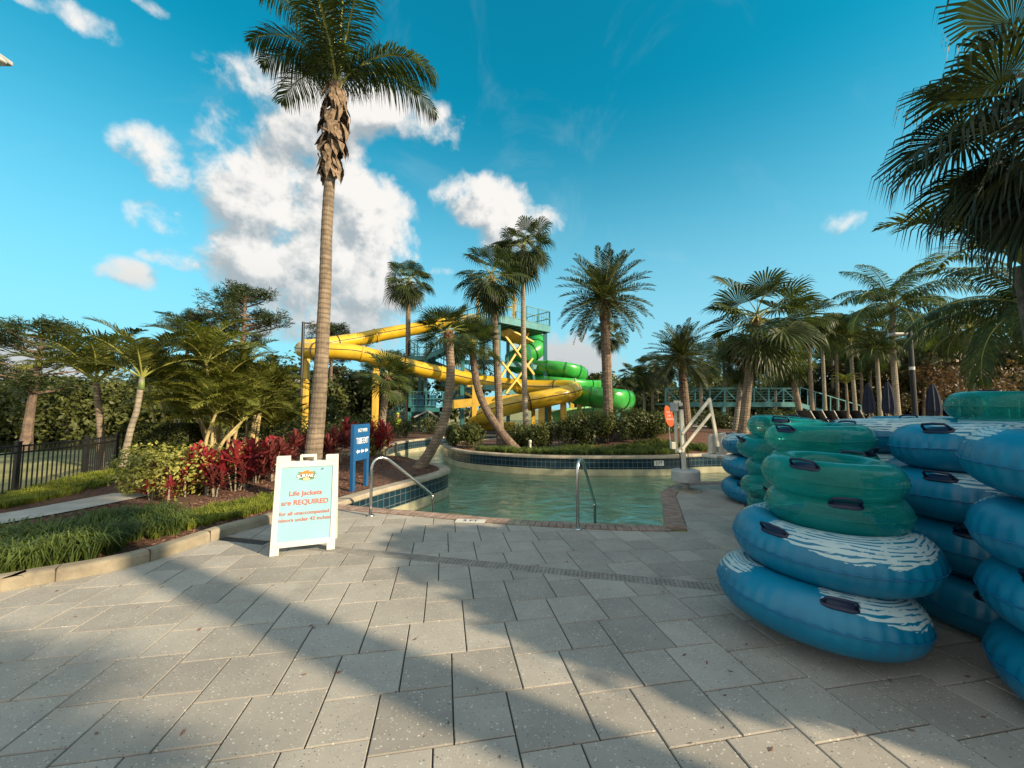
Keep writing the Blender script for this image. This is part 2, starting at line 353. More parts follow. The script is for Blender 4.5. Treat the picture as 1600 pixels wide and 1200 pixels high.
# outer ground (a ring from the pool's rim outwards, split in two simple polygons by the pool's long axis)
BIG = 900
from mathutils.geometry import tessellate_polygon
outer = [V((-BIG, -BIG, 0)), V((BIG, -BIG, 0)), V((BIG, BIG, 0)), V((-BIG, BIG, 0))]
hole = [V((p[0], p[1], 0)) for p in POOL][::-1]
tri = tessellate_polygon([outer, hole]); mb = MB(); mb.v = [(p.x, p.y, -.03) for p in outer+hole]; mb.f = [tuple(t) for t in tri]
g_ = mb.build('ground', LAWN); g_['kind'] = 'structure'
curb_px = [(0, 925), (47, 916), (151, 898), (234, 878), (289, 860), (355, 837), (421, 819)]
curb_line = [(-11, 1.2), (-7.2, 2.1), (-5.6, 2.75)]+[gp(*p) for p in curb_px]+[gp(480, 802), A0]
curb_line = sm(curb_line, 5)
near_out = offs(near_in, .0)                # deck begins behind the bricks
near_out = [(x, y) for x, y in offs(near_in, .22)]
right_out = offs(right_in, .24)
cor = (near_out[-1][0]+.18, near_out[-1][1]-.01)
DECK = [(-14, -4), (16, -4), (16, 9.2)]+[p for p in right_out[::-1] if p[0] < 15.5 and p[1] > 5.3]+[cor]+near_out[::-1]+curb_line[::-1]+[(-14, .6)]
# drain line
d0, d1 = V(gp(420, 848)), V(gp(1114, 917)); dd = (d1-d0).normalized(); d1 = d0+dd*6.5; dn = V((-dd.y, dd.x))
rng = random.Random(4)
def pavers():
    a, b = .40, .30; u = V((cos(R_(10)), sin(R_(10)))); v = V((-u.y, u.x)); o = V(gp(707.5, 1090)); j = .0038
    mb = MB(); mb.tone = []
    def put(x0, y0, s):
        c = [(x0+j, y0+j), (x0+s-j, y0+j), (x0+s-j, y0+s-j), (x0+j, y0+s-j)]
        w = [o+u*p+v*r for p, r in c]; cx = sum(p.x for p in w)/4; cy = sum(p.y for p in w)/4
        if not (-9 < cx < 13 and -1 < cy < 9.3): return
        tone = rng.random(); zt = rng.uniform(-.0008, .0008)
        for side in (0, 1):                  # split round the drain
            pass
        pc = clip(DECK, [(p.x, p.y) for p in w])
        if len(pc) < 3 or area(pc) < 4e-4: return
        dist = [dn.dot(V(p)-d0) for p in pc]; hw = .078
        parts = [pc]
        if min(dist) < hw and max(dist) > -hw:
            parts = []
            for sgn in (1, -1):
                e0 = d0+dn*hw*sgn; A = e0-dd*50; B = e0+dd*50
                pol = [A, B, B+dn*50, A+dn*50] if sgn > 0 else [B, A, A-dn*50, B-dn*50]
                parts.append(clip(pc, [(p.x, p.y) for p in pol]))
        for pc in parts:
            if len(pc) < 3 or area(pc) < 1e-4: continue
            n = len(pc); bI = len(mb.v)
            ctr = V((sum(p[0] for p in pc)/n, sum(p[1] for p in pc)/n))
            for p in pc:
                d = V(p)-ctr; L = d.length or 1; q_ = ctr+d*(1-.005/L); mb.v.append((q_.x, q_.y, zt))
            for p in pc: mb.v.append((p[0], p[1], zt-.005))
            for p in pc: mb.v.append((p[0], p[1], -.02))
            mb.f.append(tuple(range(bI, bI+n))); mb.tone.append(tone)
            for i in range(n):
                k = (i+1) % n
                mb.f.append((bI+n+i, bI+n+k, bI+k, bI+i)); mb.f.append((bI+2*n+i, bI+2*n+k, bI+n+k, bI+n+i)); mb.tone += [tone*.6, tone*.4]
    for m_ in range(-70, 71):
        for n_ in range(-70, 71):
            x = m_*a-n_*b*1; y = m_*b+n_*a
            # L cells on the lattice (a,b),(-b,a); an S cell at the lower right of each
            if -14 < x < 15 and -6 < y < 11: put(x, y, a); put(x+a, y, b)
    ob = mb.build('paving', PAVER); ob['kind'] = 'structure'
pavers()
GROUT = M('joint_sand', (.045, .042, .038), .95, .3, 20)
sheet('paving_bed', DECK, -.012, GROUT, cell=2.0)
# slab beyond the modelled pavers (behind the viewer)
sheet('rear_deck', [(-14, -25), (30, -25), (30, 8.9), (16.01, 8.9), (16.01, -4.01), (-14, -4.01)], -.008, CONC)
# drain grate
mb = MB(); L = 6.3; n = int(L/.040)
for k, t in enumerate((-.070, -.035, 0, .035, .070)):
    a_ = d0+dn*t; b_ = a_+dd*L; mb.beam((a_.x, a_.y, -.004), (b_.x, b_.y, -.004), .011, .012)
for i in range(n):
    a_ = d0+dd*(i*.040)-dn*.078; b_ = d0+dd*(i*.040)+dn*.078; mb.beam((a_.x, a_.y, -.006), (b_.x, b_.y, -.006), .019, .010)
tag(mb.build('drain_grate', M('grate', (.26, .25, .23), .6, .2, 8)), 'long narrow slotted grey drain grate crossing the paving', 'drain')

def sweep(mb, line, prof, closed=False, hf=None):
    """prof: list of (offset to the right, z)"""
    cols = [offs(line, o_) for o_, _ in prof]; b = len(mb.v); m = len(prof); arc = 0; uvs = []
    for i in range(len(line)):
        if i: arc += (V(line[i])-V(line[i-1])).length
        for k in range(m):
            x, y = cols[k][i]; mb.v.append((x, y, prof[k][1]+(hf(x, y) if hf else 0))); uvs.append((arc, prof[k][1]))
    for i in range(len(line)-1):
        for k in range(m-1): mb.f.append((b+i*m+k, b+i*m+k+1, b+(i+1)*m+k+1, b+(i+1)*m+k))
    return uvs
# pool shell
mb = MB(); mb.uv = []
for ln in (island_w, bank_w, pen_w): mb.uv += sweep(mb, ln, [(.0, -.05), (.0, -.40)])
o = mb.build('pool_wall_tiles', TILE); o['kind'] = 'structure'
mb = MB()
for ln in (island_w, bank_w, pen_w): sweep(mb, ln, [(.0, -.40), (-.03, -.405), (-.03, -.64)])
for ln in (near_in, right_in): sweep(mb, ln, [(.0, -.02), (0, -.64)])
o = mb.build('pool_wall_band', M('pool_band', (.34, .33, .22), .7, .15, 3, wear=.4)); o['kind'] = 'structure'
mb = MB()
for ln in (island_w, bank_w, pen_w): sweep(mb, ln, [(-.031, -.64), (-.07, -.95), (-.4, -1.18)])
for ln in (near_in, right_in): sweep(mb, ln, [(0, -.64), (-.02, -1.2)])
o = mb.build('pool_lower_wall', POOLF, smooth=True); o['kind'] = 'structure'
o = sheet('pool_floor', POOL, -1.15, POOLF, cell=3)
o = sheet('water', POOL, -.6, WATER, cell=4)
mb = MB()
def inward(line, d): return offs(line, -d)
for k, (d, z) in enumerate(((.45, -.76), (.85, -.90), (1.25, -1.04))):   # entry steps below the water
    ln = [p for p in near_in[4:-1]]; a_ = inward(ln, d); 
    b = len(mb.v)
    for p in a_: mb.v += [(p[0], p[1], z), (p[0], p[1], -1.16)]
    for p in inward(ln, d-.4 if k else .0): mb.v += [(p[0], p[1], z)]
    n = len(ln)
    for i in range(n-1): mb.f += [(b+2*i, b+2*i+1, b+2*i+3, b+2*i+2), (b+2*n+i, b+2*i, b+2*i+2, b+2*n+i+1)]
o = mb.build('pool_steps', POOLF); o['kind'] = 'structure'
# cream caps round the planters
mb = MB()
for ln in (island_w, bank_w, pen_w): sweep(mb, ln, [(-.035, -.052), (-.05, -.03), (-.05, .02), (-.035, .04), (.0, .045), (.20, .045), (.23, .03), (.235, -.04)])
o = mb.build('pool_coping', CREAM); o['kind'] = 'structure'
# brick coping along the deck
def bricks(line, wdt, name, off0=0.0):
    mb = MB(); mb.tone = None; L = [0]
    for i in range(1, len(line)): L.append(L[-1]+(V(line[i])-V(line[i-1])).length)
    def pt(s):
        for i in range(1, len(line)):
            if s <= L[i] or i == len(line)-1:
                t = (s-L[i-1])/(L[i]-L[i-1]); p = V(line[i-1]).lerp(V(line[i]), t); d = (V(line[i])-V(line[i-1])).normalized(); return p, d
    s = .0; w = .098
    while s+w < L[-1]:
        p, d = pt(s+w/2); nrm = V((d.y, -d.x)); c = p+nrm*(wdt/2-.03)
        m = Matrix(((d.x, nrm.x, 0), (d.y, nrm.y, 0), (0, 0, 1)))
        mb.box((c.x, c.y, -.012+rng.uniform(-.001, .001)), (w-.006, wdt, .045), M=m); s += w
    o = mb.build(name, BRICK); o['kind'] = 'structure'; bevel(o, .004, 1)
bricks(near_in, .235, 'pool_edge_bricks'); bricks(right_in[:42], .26, 'pool_side_bricks')
mb = MB(); sweep(mb, near_in, [(0, -.022), (.24, -.022)]); sweep(mb, right_in, [(0, -.0225), (.26, -.0225)]); o = mb.build('coping_bed', CONC); o['kind'] = 'structure'
# curb
mb = MB(); cl = curb_line[::-1]
sweep(mb, cl, [(0, -.03), (.004, .085), (.02, .112), (.05, .122), (.13, .122), (.155, .11), (.16, -.03)], hf=None)
mb.v = [(x, y, z) for x, y, z in mb.v]
o = mb.build('curb', CURB); o['kind'] = 'structure'
if True:                                    # joint lines of the curb
    mb = MB()
    for i in range(9, len(cl)-2, 8):
        a_ = offs(cl, -.003)[i]; b_ = offs(cl, .163)[i]; mb.beam((a_[0], a_[1], .05), (b_[0], b_[1], .05), .004, .150)
    o = mb.build('curb_joints', SEAM); o['kind'] = 'structure'
bed_front = offs(cl, .155)
# left bed, up to the pool's left bank
LEFTBED = bed_front[::-1]+pen_w[::-1][1:]+bank_w[::-1][1:]+[(1.2, 26), (-6, 40), (-22, 40), (-10.5, 12), (-9.6, 9), (-9.0, 6.5), (-8.3, 4.4), (-11, 3.4)]
pp = pen_w[::-1]; bb = bank_w[::-1]
LEFTBED = bed_front[::-1]+[p for p in offs(pp, -.1)][1:]+[p for p in offs(bb, -.1)][1:]+[(1.2, 27), (-6, 34), (-16, 34), (-10.5, 12), (-9.75, 9), (-9.2, 6.5), (-8.9, 4.6), (-11.5, 3.0)]
sheet('garden_bed', LEFTBED, .012, MULCH, cell=.8, hf=gz)
ISL = [p for p in offs(island_w, .1)]+[(.8, 24), (3, 30), (40, 34), (40, 17)]
sheet('island_bed', ISL, .014, MULCH, cell=.8, hf=gz)
# raised terrace behind the river on the right, where the loungers stand
TER = [(7.5, 19.5), (14, 18.5), (26, 18), (60, 20), (60, 60), (7.5, 60)]
sheet('far_deck', TER, .66, CONC)
mb = MB(); sweep(mb, [(60, 20), (26, 18), (14, 18.5), (7.5, 19.5), (7.5, 60)], [(0, -.02), (0, .655), (-.02, .66), (-.02, .72), (.25, .72), (.25, .65)])
o = mb.build('terrace_wall', CREAM); o['kind'] = 'structure'
# sidewalk at the left
sheet('path', sm([(-14, 3.2), (-9.6, 4.3), (-7.9, 5.55), (-7.5, 7.0), (-7.45, 8.2)], 6)+sm([(-6.5, 8.2), (-6.7, 6.6), (-7.0, 5.4), (-7.5, 4.3), (-9.4, 3.1), (-14, 2.2)], 6), .03, CONC)
sheet('pond', sm([(-60, 14), (-34, 12.5), (-22, 13.5), (-17, 16), (-20, 20), (-34, 22), (-60, 22)], 5), -.02, WATER)

# ---------------------------------------------------------------- foliage builders
def rv(r): 
    z = r.uniform(-1, 1); a = r.uniform(0, 2*pi); s = sqrt(1-z*z); return V((s*cos(a), s*sin(a), z))
def leaflet(mb, p, d, L, w, nrm, droop):
    """narrow blade from p along d, length L, drooping"""
    s = d.cross(nrm)
    if s.length < 1e-3: s = d.cross(V((0, 1, 0)))
    s = s.normalized()*w/2; m1 = p+d*L*.5-V((0, 0, droop*L*.15)); t = p+d*L*(1-droop*.25)-V((0, 0, droop*L*.6))
    b = len(mb.v); mb.v += [tuple(p-s*.5), tuple(p+s*.5), tuple(m1+s), tuple(m1-s), tuple(t)]; mb.f += [(b, b+1, b+2, b+3), (b+3, b+2, b+4)]
def pinnate(mb, rb, o, az, el, L, droop, nl, ll, lw, vee, ldroop, r, rr=.018, bare=.12, side=0):
    """rachis + leaflets"""
    p = V(o); h = V((cos(az), sin(az), 0)); n = 14; pts = [p.copy()]; tans = []
    for i in range(n):
        s = (i+.5)/n; e = el-droop*s**1.35; a2 = az+side*s*s; h = V((cos(a2), sin(a2), 0)); t = h*cos(e)+V((0, 0, sin(e))); tans.append(t); p = p+t*L/n; pts.append(p.copy())
    rb.tube(pts, [rr*(1-.85*i/n) for i in range(n+1)], 4, caps=False)
    for k in range(nl):
        s = bare+(1-bare)*(k+.5)/nl; f = s*n; i = min(int(f), n-1); q_ = pts[i].lerp(pts[i+1], f-i); t = tans[i]
        sd = t.cross(V((0, 0, 1)));  sd = sd.normalized() if sd.length > .05 else V((-sin(az), cos(az), 0)); up = sd.cross(t)
        env = (sin(pi*min(1, s*.9+.12))**.6)*.85+.15
        for sg in (-1, 1):
            d = (sd*sg*cos(vee)+up*sin(vee)+t*(.35+.9*s*s)+rv(r)*.10).normalized()
            leaflet(mb, q_, d, ll*env*r.uniform(.85, 1.1), lw, up+rv(r)*.3, ldroop*r.uniform(.6, 1.3))
def fan(mb, rb, o, az, el, Lp, Rf, droop, r, n=26, pr=.012, spread=115, tip=.5):
    p = V(o); pts = [p.copy()]; e = el
    for i in range(6):
        e = el-droop*((i+1)/6)**1.2; t = V((cos(az)*cos(e), sin(az)*cos(e), sin(e))); p = p+t*Lp/6; pts.append(p.copy())
    rb.tube(pts, [pr*(1.6-.8*i/6) for i in range(7)], 4, caps=False)
    sd = t.cross(V((0, 0, 1))); sd = sd.normalized() if sd.length > .05 else V((-sin(az), cos(az), 0)); up = sd.cross(t)
    roll = r.uniform(-.5, .5); s2 = sd*cos(roll)+up*sin(roll); u2 = -sd*sin(roll)+up*cos(roll)
    da = 2*R_(spread)/n
    for k in range(n):
        a = -R_(spread)+da*(k+.5); d = (t*cos(a)+s2*sin(a)+u2*(.15+.12*abs(sin(a)))).normalized(); Lf = Rf*(1-.32*(abs(a)/R_(spread))**2)*r.uniform(.9, 1.06)
        w = Lf*.5*da*.80; sv_ = d.cross(u2).normalized(); lift = u2*w*.25*(1 if k % 2 else -1)
        c0 = p; m1 = p+d*Lf*.5; m2 = p+d*Lf*.74-V((0, 0, tip*Lf*.14)); t1 = p+d*Lf*(1-tip*.18)-V((0, 0, tip*Lf*.42))
        b = len(mb.v); mb.v += [tuple(c0), tuple(m1-sv_*w/2+lift), tuple(m1+sv_*w/2-lift), tuple(m2+sv_*w*.32), tuple(m2-sv_*w*.32), tuple(t1)]
        mb.f += [(b, b+1, b+2), (b+1, b+4, b+3, b+2), (b+4, b+5, b+3)]
def crown(kind, R, seed):
    """returns (leaf mesh builder, stalk mesh builder, leaf mat)"""
    r = random.Random(seed); L = MB(); S = MB()
    if kind in ('sabal', 'wash', 'upfan'):
        n = 36 if kind == 'sabal' else (26 if kind == 'upfan' else 40)
        for i in range(n):
            t = (i+.5)/n; el = R_(86-112*t**.85+r.uniform(-9, 9)) if kind == 'upfan' else R_(82-150*t**.85+r.uniform(-9, 9)) if kind == 'sabal' else R_(85-155*t**.8+r.uniform(-9, 9)); az = i*2.39996+r.uniform(-.3, .3)
            fan(L, S, (0, 0, r.uniform(-.1, .08)*R), az, el, R*r.uniform(.36, .55), R*r.uniform(.46, .6), R_(30), r, 28, .012*R/2, 118, .35 if kind == 'upfan' else .55 if kind == 'sabal' else .95)
        return L, S, WASH if kind == 'wash' else SABAL
    if kind == 'bigfan':
        for i in range(46):
            t = (i+.5)/46; el = R_(82-135*t**.85+r.uniform(-9, 9)); az = i*2.39996+r.uniform(-.3, .3)
            fan(L, S, (0, 0, r.uniform(-.1, .08)*R), az, el, R*r.uniform(.34, .52), R*r.uniform(.5, .64), R_(34), r, 40, .012*R/2, 112, .95)
        return L, S, SHADEDP
    if kind == 'date':
        for i in range(74):
            t = (i+.5)/74; el = R_(84-120*t**.9+r.uniform(-6, 6)); az = i*2.39996+r.uniform(-.2, .2)
            pinnate(L, S, (0, 0, .05*R*(1-t)), az, el, R*r.uniform(.85, 1.08), R_(38), 30, R*.21, .040*R/2, R_(28), .25, r, .014*R/2, .1)
        return L, S, DATE
    if kind == 'coconut':
        for i in range(22):
            t = (i+.5)/22; el = R_(82-95*t+r.uniform(-8, 8)); az = i*2.39996+r.uniform(-.3, .3)
            pinnate(L, S, (0, 0, 0), az, el, R*r.uniform(.95, 1.15), R_(75+25*t), 56, R*.28, .014*R, R_(-5), .9, r, .011*R, .14, r.uniform(-.3, .3))
        return L, S, COCO
    if kind == 'areca':
        for i in range(11):
            t = (i+.5)/11; el = R_(86-50*t+r.uniform(-8, 8)); az = i*2.39996+r.uniform(-.4, .4)
            pinnate(L, S, (0, 0, 0), az, el, R*r.uniform(.85, 1.1), R_(78), 52, R*.32, .017*R, R_(32), .5, r, .012*R, .16, r.uniform(-.4, .4))
        return L, S, ARECA
CC = {}
def crown_mesh(kind, seed):
    if (kind, seed) not in CC:
        L, S, m = crown(kind, 2.0, seed); CC[kind, seed] = (L.mesh('crown', m), S.mesh('stalks', RACH))
    return CC[kind, seed]
def trunk(mb, pts, r0, r1, ring=.12, flare=1.35, n=12, boots=None, ex=1.0):
    P = crom(pts, 10); L = sum((P[i+1]-P[i]).length for i in range(len(P)-1)); acc = 0; out = []; rad = []
    # resample finely for ring scars
    step = max(ring/2, L/90); k = 0; cur = P[0].copy(); out.append(cur.copy()); d = 0
    for i in range(len(P)-1):
        seg = (P[i+1]-P[i]).length; t = step-d
        while t <= seg: out.append(P[i].lerp(P[i+1], t/seg)); t += step
        d = seg-(t-step)
    if (out[-1]-P[-1]).length > step*.3: out.append(P[-1])
    m = len(out)
    for i in range(m):
        s = i/(m-1); f = 1+(flare-1)*math.exp(-s*L/.35); rad.append((r1+(r0-r1)*(1-s)**ex)*f*(1+(.028 if i % 2 else -.02)))
    mb.tube(out, rad, n)
    return out, rad
PALMS = 0
def palm(kind, name, base, top, R, tr, label, group='palms around the lazy river', bend=(0, 0, 0), seed=1, bark=None, boots=0, tr1=None, rot=0, skirt=0, tilt=(0, 0), mid=None, shaft=0):
    base = V(base); top = V(top); t = thing(name, base, label, 'palm tree', group)
    e = top-base; mb = MB(); b_ = V(bend)
    pts = [V((0, 0, -.1))]+([V(m)-base for m in mid] if mid else [e*.5+b_])+[e]
    out, rad = trunk(mb, pts, tr, tr1 or tr*.8, ring=.12 if tr > .1 else .2); mb.build('trunk', bark or BARK, t, smooth=False)
    cm, sm_ = crown_mesh(kind, seed)
    cr = bpy.data.objects.new('crown', cm); link(cr, t); cr.location = e; cr.scale = (R/2,)*3; cr.rotation_euler = (tilt[0], tilt[1], rot)
    st = bpy.data.objects.new('frond_stalk', sm_); link(st, cr)
    r = random.Random(seed*7+int(base.x*10))
    if boots:                                # old leaf bases under the crown
        mb = MB(); n = int(26*boots); d = (e-pts[-2]).normalized()
        for i in range(n):
            s = r.uniform(-.02, 1)*boots*.9*R*.4; a = i*2.4; c = e-d*s; rr = (tr1 or tr*.8)*.95; h = V((cos(a), sin(a), 0)); p = c+h*rr
            q_ = p+h*r.uniform(.05, .13)*R*.5+V((0, 0, r.uniform(.08, .22)*R*.45)); w = V((-sin(a), cos(a), 0))*r.uniform(.04, .07)
            b = len(mb.v); mb.v += [tuple(x) for x in (p-w, p+w, q_+w*.5, q_-w*.5, p+h*.035+V((0, 0, .0)))]; mb.f += [(b, b+1, b+2, b+3), (b, b+4, b+3), (b+4, b+1, b+2), (b+4, b+2, b+3)]
        mb.tube([e-d*boots*R*.37, e+V((0, 0, .02))], (tr1 or tr*.8)*1.12, 9); mb.build('leaf_bases', BOOT, t)
    if skirt:
        mb = MB(); s_ = MB()
        for i in range(skirt):
            fan(mb, s_, (0, 0, -.05*R), r.uniform(0, 6.28), R_(r.uniform(-70, -40)), R*.35, R*.42, R_(35), r, 16, .01, 80, 1.2)
        o = mb.build('dead_fronds', DRYL, t); o.location = e
    if shaft:
        mb = MB(); mb.tube([e-V((0, 0, shaft)), e-V((0, 0, shaft*.5)), e+V((0, 0, .05))], [(tr1 or tr*.8)*1.15, (tr1 or tr*.8)*1.05, .04], 10); mb.build('crownshaft', M('crownshaft', (.16, .22, .07), .5, .2, 4), t, smooth=True)
    return t
def leaves(mb, c, rad, n, size, r, squash=.75, shell=.55, asp=.55):
    c = V(c)
    for _ in range(n):
        d = rv(r); k = shell+(1-shell)*r.random()**.6; p = c+V((d.x*rad, d.y*rad, d.z*rad*squash))*k
        nrm = (d+rv(r)*.9+V((0, 0, .3))).normalized(); a = nrm.cross(rv(r)).normalized(); b_ = nrm.cross(a); s = size*r.uniform(.6, 1.25)
        i = len(mb.v); mb.v += [tuple(p-a*s*.5), tuple(p+b_*s*asp*.5), tuple(p+a*s*.5), tuple(p-b_*s*asp*.5)]; mb.f.append((i, i+1, i+2, i+3))
def shrub(name, c, rx, ry, h, n, size, mat, label, cat='shrub', group=None, seed=1, stems=True, lumps=9):
    r = random.Random(seed); c = V(c); t = thing(name, c, label, cat, group); mb = MB(); ss = MB()
    for k in range(lumps):
        a = r.uniform(0, 6.28); q_ = sqrt(r.random())*.62; rad = r.uniform(.28, .42)*min(rx, ry)+.08; p = V((cos(a)*rx*q_, sin(a)*ry*q_, h*r.uniform(.35, .72)))
        leaves(mb, p, rad*1.3, n//lumps, size, r, squash=min(1.2, h/(2.2*rad)), shell=.35)
        if stems: ss.tube([V((p.x*.4, p.y*.4, 0)), p*.8+V((0, 0, .02)), p+V((0, 0, .1*h))], [.02, .013, .006], 5, caps=False)
    mb.build('foliage', mat, t)
    if stems: ss.build('stem', BARKD, t)
    return t

# ---------------------------------------------------------------- palms and trees
# foreground coconut palm with its ruff of dead leaf bases
base = G(480, 785); t = thing('coconut_palm', base, 'tallest coconut palm, ruffed with dead brown leaf bases, behind the white notice board', 'palm tree', 'palms around the lazy river')
pts = [at(480, 785, base.y), at(497, 640, base.y), at(507, 470, base.y-.02), at(511, 350, base.y-.05), at(519, 232, base.y-.1), at(527, 142, base.y-.15)]
pts = [p-base for p in pts]; pts[0].z = -.1
mb = MB(); trunk(mb, pts, .155, .088, ring=.085, flare=1.3, n=16, ex=2.2); mb.build('trunk', BARK, t)
top = pts[-1]; r = random.Random(21); L_ = MB(); S_ = MB()
for (az, el, ln, dr, sd) in ((8, 66, 2.3, 125, -.2), (35, 55, 2.3, 110, 0), (-50, 66, 2.4, 95, 0), (60, 70, 2.8, 80, 0), (-85, 80, 3.0, 40, .1),
        (150, 58, 2.2, 95, 0), (172, 70, 1.9, 110, .2), (198, 66, 1.8, 110, -.2), (250, 72, 2.6, 80, 0), (275, 58, 2.1, 95, .2), (300, 78, 2.8, 60, 0), (183, 78, 2.7, 70, 0), (-5, 50, 2.1, 110, .3), (150, 75, 1.9, 90, -.3), (265, 66, 2.8, 80, 0)):
    pinnate(L_, S_, top+V((0, 0, r.uniform(-.05, .1))), R_(az), R_(el), ln, R_(dr), 92, .66, .020, R_(-4), .85, r, .026, .1, sd)
L_.build('crown', COCO, t); S_.build('frond_stalk', RACH, t)
mb = MB()
for i in range(150):
    s = r.random(); c = pts[-1].lerp(pts[-2], s*1.5)+V((.0, 0, .12)); a = r.uniform(0, 6.28); h = V((cos(a), sin(a), 0)); w = V((-sin(a), cos(a), 0))*r.uniform(.03, .085)
    rr = .10+.07*sin(pi*min(1, s))+r.uniform(0, .04); p = c+h*rr; q1 = p+h*r.uniform(.0, .09)+V((0, 0, -r.uniform(.08, .2))); q2 = q1+h*r.uniform(-.06, .05)+V((r.uniform(-.04, .04), 0, -r.uniform(.05, .2)))
    b = len(mb.v); mb.v += [tuple(x) for x in (c+h*.07+V((0, 0, .1)), p-w, p+w, q1-w*.9, q1+w*.8, q2)]; mb.f += [(b, b+1, b+2), (b+1, b+3, b+4, b+2), (b+3, b+5, b+4)]
mb.build('dead_leaf_bases', M('dead_sheath', (.19, .135, .09), .9, .55, 14, bump=.6, bs=50), t)

K = 'palms around the lazy river'
def pz(px, Y, z=None):                       # base position on the ground
    x = (px-800)/600*Y; return V((x, Y, gz(x, Y) if z is None else z))
b = G(652, 731); palm('fan_palm', 'fan_palm', b, at(699, 548, b.y), 1.35, .17, 'fan palm with curved trunk leaning out of the mulched peninsula') if False else None
def P_(kind, name, bpx, Y, cpx, cpy, rpx, tr, label, z=None, mid=None, **k):
    b = pz(bpx, Y, z); e = at(cpx, cpy, Y); R = rpx/600*Y
    if mid: mid = [at(a, c, Y) for a, c in mid]
    return palm(kind, name, b, e, R, tr, label, mid=mid, **k)
P_('upfan', 'fan_palm', 652, 10.4, 700, 518, 66, .135, 'fan palm with curved trunk leaning from the mulched peninsula beside the handrail', mid=[(680, 692), (698, 640), (704, 580)], seed=3, boots=.9, tr1=.11)
P_('upfan', 'fan_palm', 593, 15, 606, 590, 58, .15, 'short fan palm in front of the middle yellow slide post', mid=[(598, 650)], seed=4, boots=1.2)
P_('upfan', 'fan_palm', 808, 15.6, 737, 540, 58, .17, 'dark fan palm leaning left from the island edge beneath the tower', mid=[(783, 675), (760, 640), (745, 600)], seed=5, boots=.8, bark=BARKD)
P_('wash', 'fan_palm', 783, 16.6, 768, 432, 68, .17, 'fan palm with straight grey trunk left of the tower deck', mid=[(776, 560)], seed=6, skirt=4)
P_('wash', 'fan_palm', 822, 21.5, 818, 386, 64, .16, 'tallest fan palm on the island, in front of the tower deck', mid=[(818, 530)], seed=7, skirt=7, bark=BARKP)
P_('wash', 'fan_palm', 638, 27, 638, 440, 48, .2, 'tall fan palm behind the upper end of the yellow slide', seed=8, skirt=4)
P_('date', 'date_palm', 951, 16.2, 944, 470, 84, .20, 'large date palm with knobbly trunk in the middle of the island hedge', seed=9, bark=BARKD, boots=1.0, tr1=.21)
P_('wash', 'fan_palm', 951, 30, 950, 525, 34, .2, 'small fan palm peeping out behind the large date palm', seed=8, rot=1)
P_('date', 'date_palm', 1072, 20, 1064, 560, 62, .24, 'date palm with upright fronds behind the pool lift', seed=10, boots=.8, bark=BARKD)
P_('sabal', 'fan_palm', 1158, 15.8, 1183, 497, 104, .18, 'broad fan palm with thick trunk right of the pool lift', z=.6, mid=[(1170, 590)], seed=11, boots=.4, skirt=3, tr1=.145)
P_('sabal', 'fan_palm', 1146, 17.2, 1162, 568, 44, .12, 'smaller fan palm whose trunk stands against the broad fan palm', z=.6, seed=4, bark=BARKP)
P_('sabal', 'fan_palm', 1252, 24, 1232, 560, 46, .18, 'fan palm behind the broad fan palm at the bridge', z=.6, seed=3, rot=2)
P_('coconut', 'coconut_palm', 1401, 24, 1394, 478, 98, .17, 'arching coconut palm left of the black lamp post', z=.66, mid=[(1396, 560)], seed=12, bark=BARKP)
P_('coconut', 'coconut_palm', 1541, 19, 1513, 515, 72, .15, 'bent coconut palm standing right of the black lamp post', z=.66, mid=[(1520, 580)], seed=12, rot=2.2, shaft=.5)
for i, (bp, Y, cx, cy, rp, kd, lb) in enumerate((
        (1288, 27, 1284, 525, 50, 'coconut', 'pale slim palm nearest the bridge stairs'),
        (1308, 29, 1306, 540, 44, 'coconut', 'second pale slim palm right of the bridge stairs'),
        (1336, 26, 1328, 535, 52, 'areca', 'feathery palm with leaning trunk behind the left closed umbrella'),
        (1345, 30, 1345, 550, 40, 'wash', 'thin straight palm behind the closed umbrellas'),
        (1374, 24, 1369, 545, 46, 'coconut', 'short feathery palm between two closed navy umbrellas'),
        (1238, 32, 1240, 575, 36, 'wash', 'distant fan palm right of the broad fan palm, above the bridge'),
        (1095, 26, 1094, 565, 42, 'sabal', 'fan palm directly behind the pool lift arm'),
        (1020, 30, 1018, 575, 34, 'wash', 'leftmost far palm right of the green slide'),
        (1007, 34, 1004, 588, 28, 'sabal', 'lowest far fan palm beside the green slide'),
        (1046, 33, 1040, 572, 30, 'wash', 'thin far palm left of the date palm behind the lift'),
        (985, 30, 987, 585, 26, 'sabal', 'stubby palm just right of the green slide bend'),
        (1135, 30, 1130, 560, 40, 'date', 'feathery palm glimpsed left of the broad fan palm trunk'),
        (1210, 34, 1212, 580, 34, 'sabal', 'low fan palm behind the middle of the bridge'),
        (1268, 23, 1262, 500, 50, 'wash', 'tall thin palm just left of the bridge stairs'),
        (1300, 33, 1300, 515, 40, 'wash', 'tall thin palm standing behind the bridge stairs'),
        (1360, 31, 1356, 510, 44, 'wash', 'tall thin palm left behind the arching coconut palm'),
        (1425, 33, 1430, 525, 44, 'sabal', 'tall palm just left of the lamp post top'),
        (1495, 27, 1490, 520, 56, 'wash', 'tall shady palm left behind the bent coconut palm'),
        (1466, 30, 1470, 560, 52, 'wash', 'fan palm deep in shade right of the lamp post'),
        (1440, 34, 1446, 575, 44, 'coconut', 'far feathery palm directly behind the lamp post'))):
    P_(kd, 'slender_palm', bp, Y, cx, cy, rp, .12, lb, z=.6 if bp > 1080 else None, seed={'coconut': 12, 'areca': 13, 'wash': 8, 'sabal': 4, 'date': 10}[kd], rot=i*1.3, bark=BARKP if i % 2 == 0 else BARK, group='background palms')
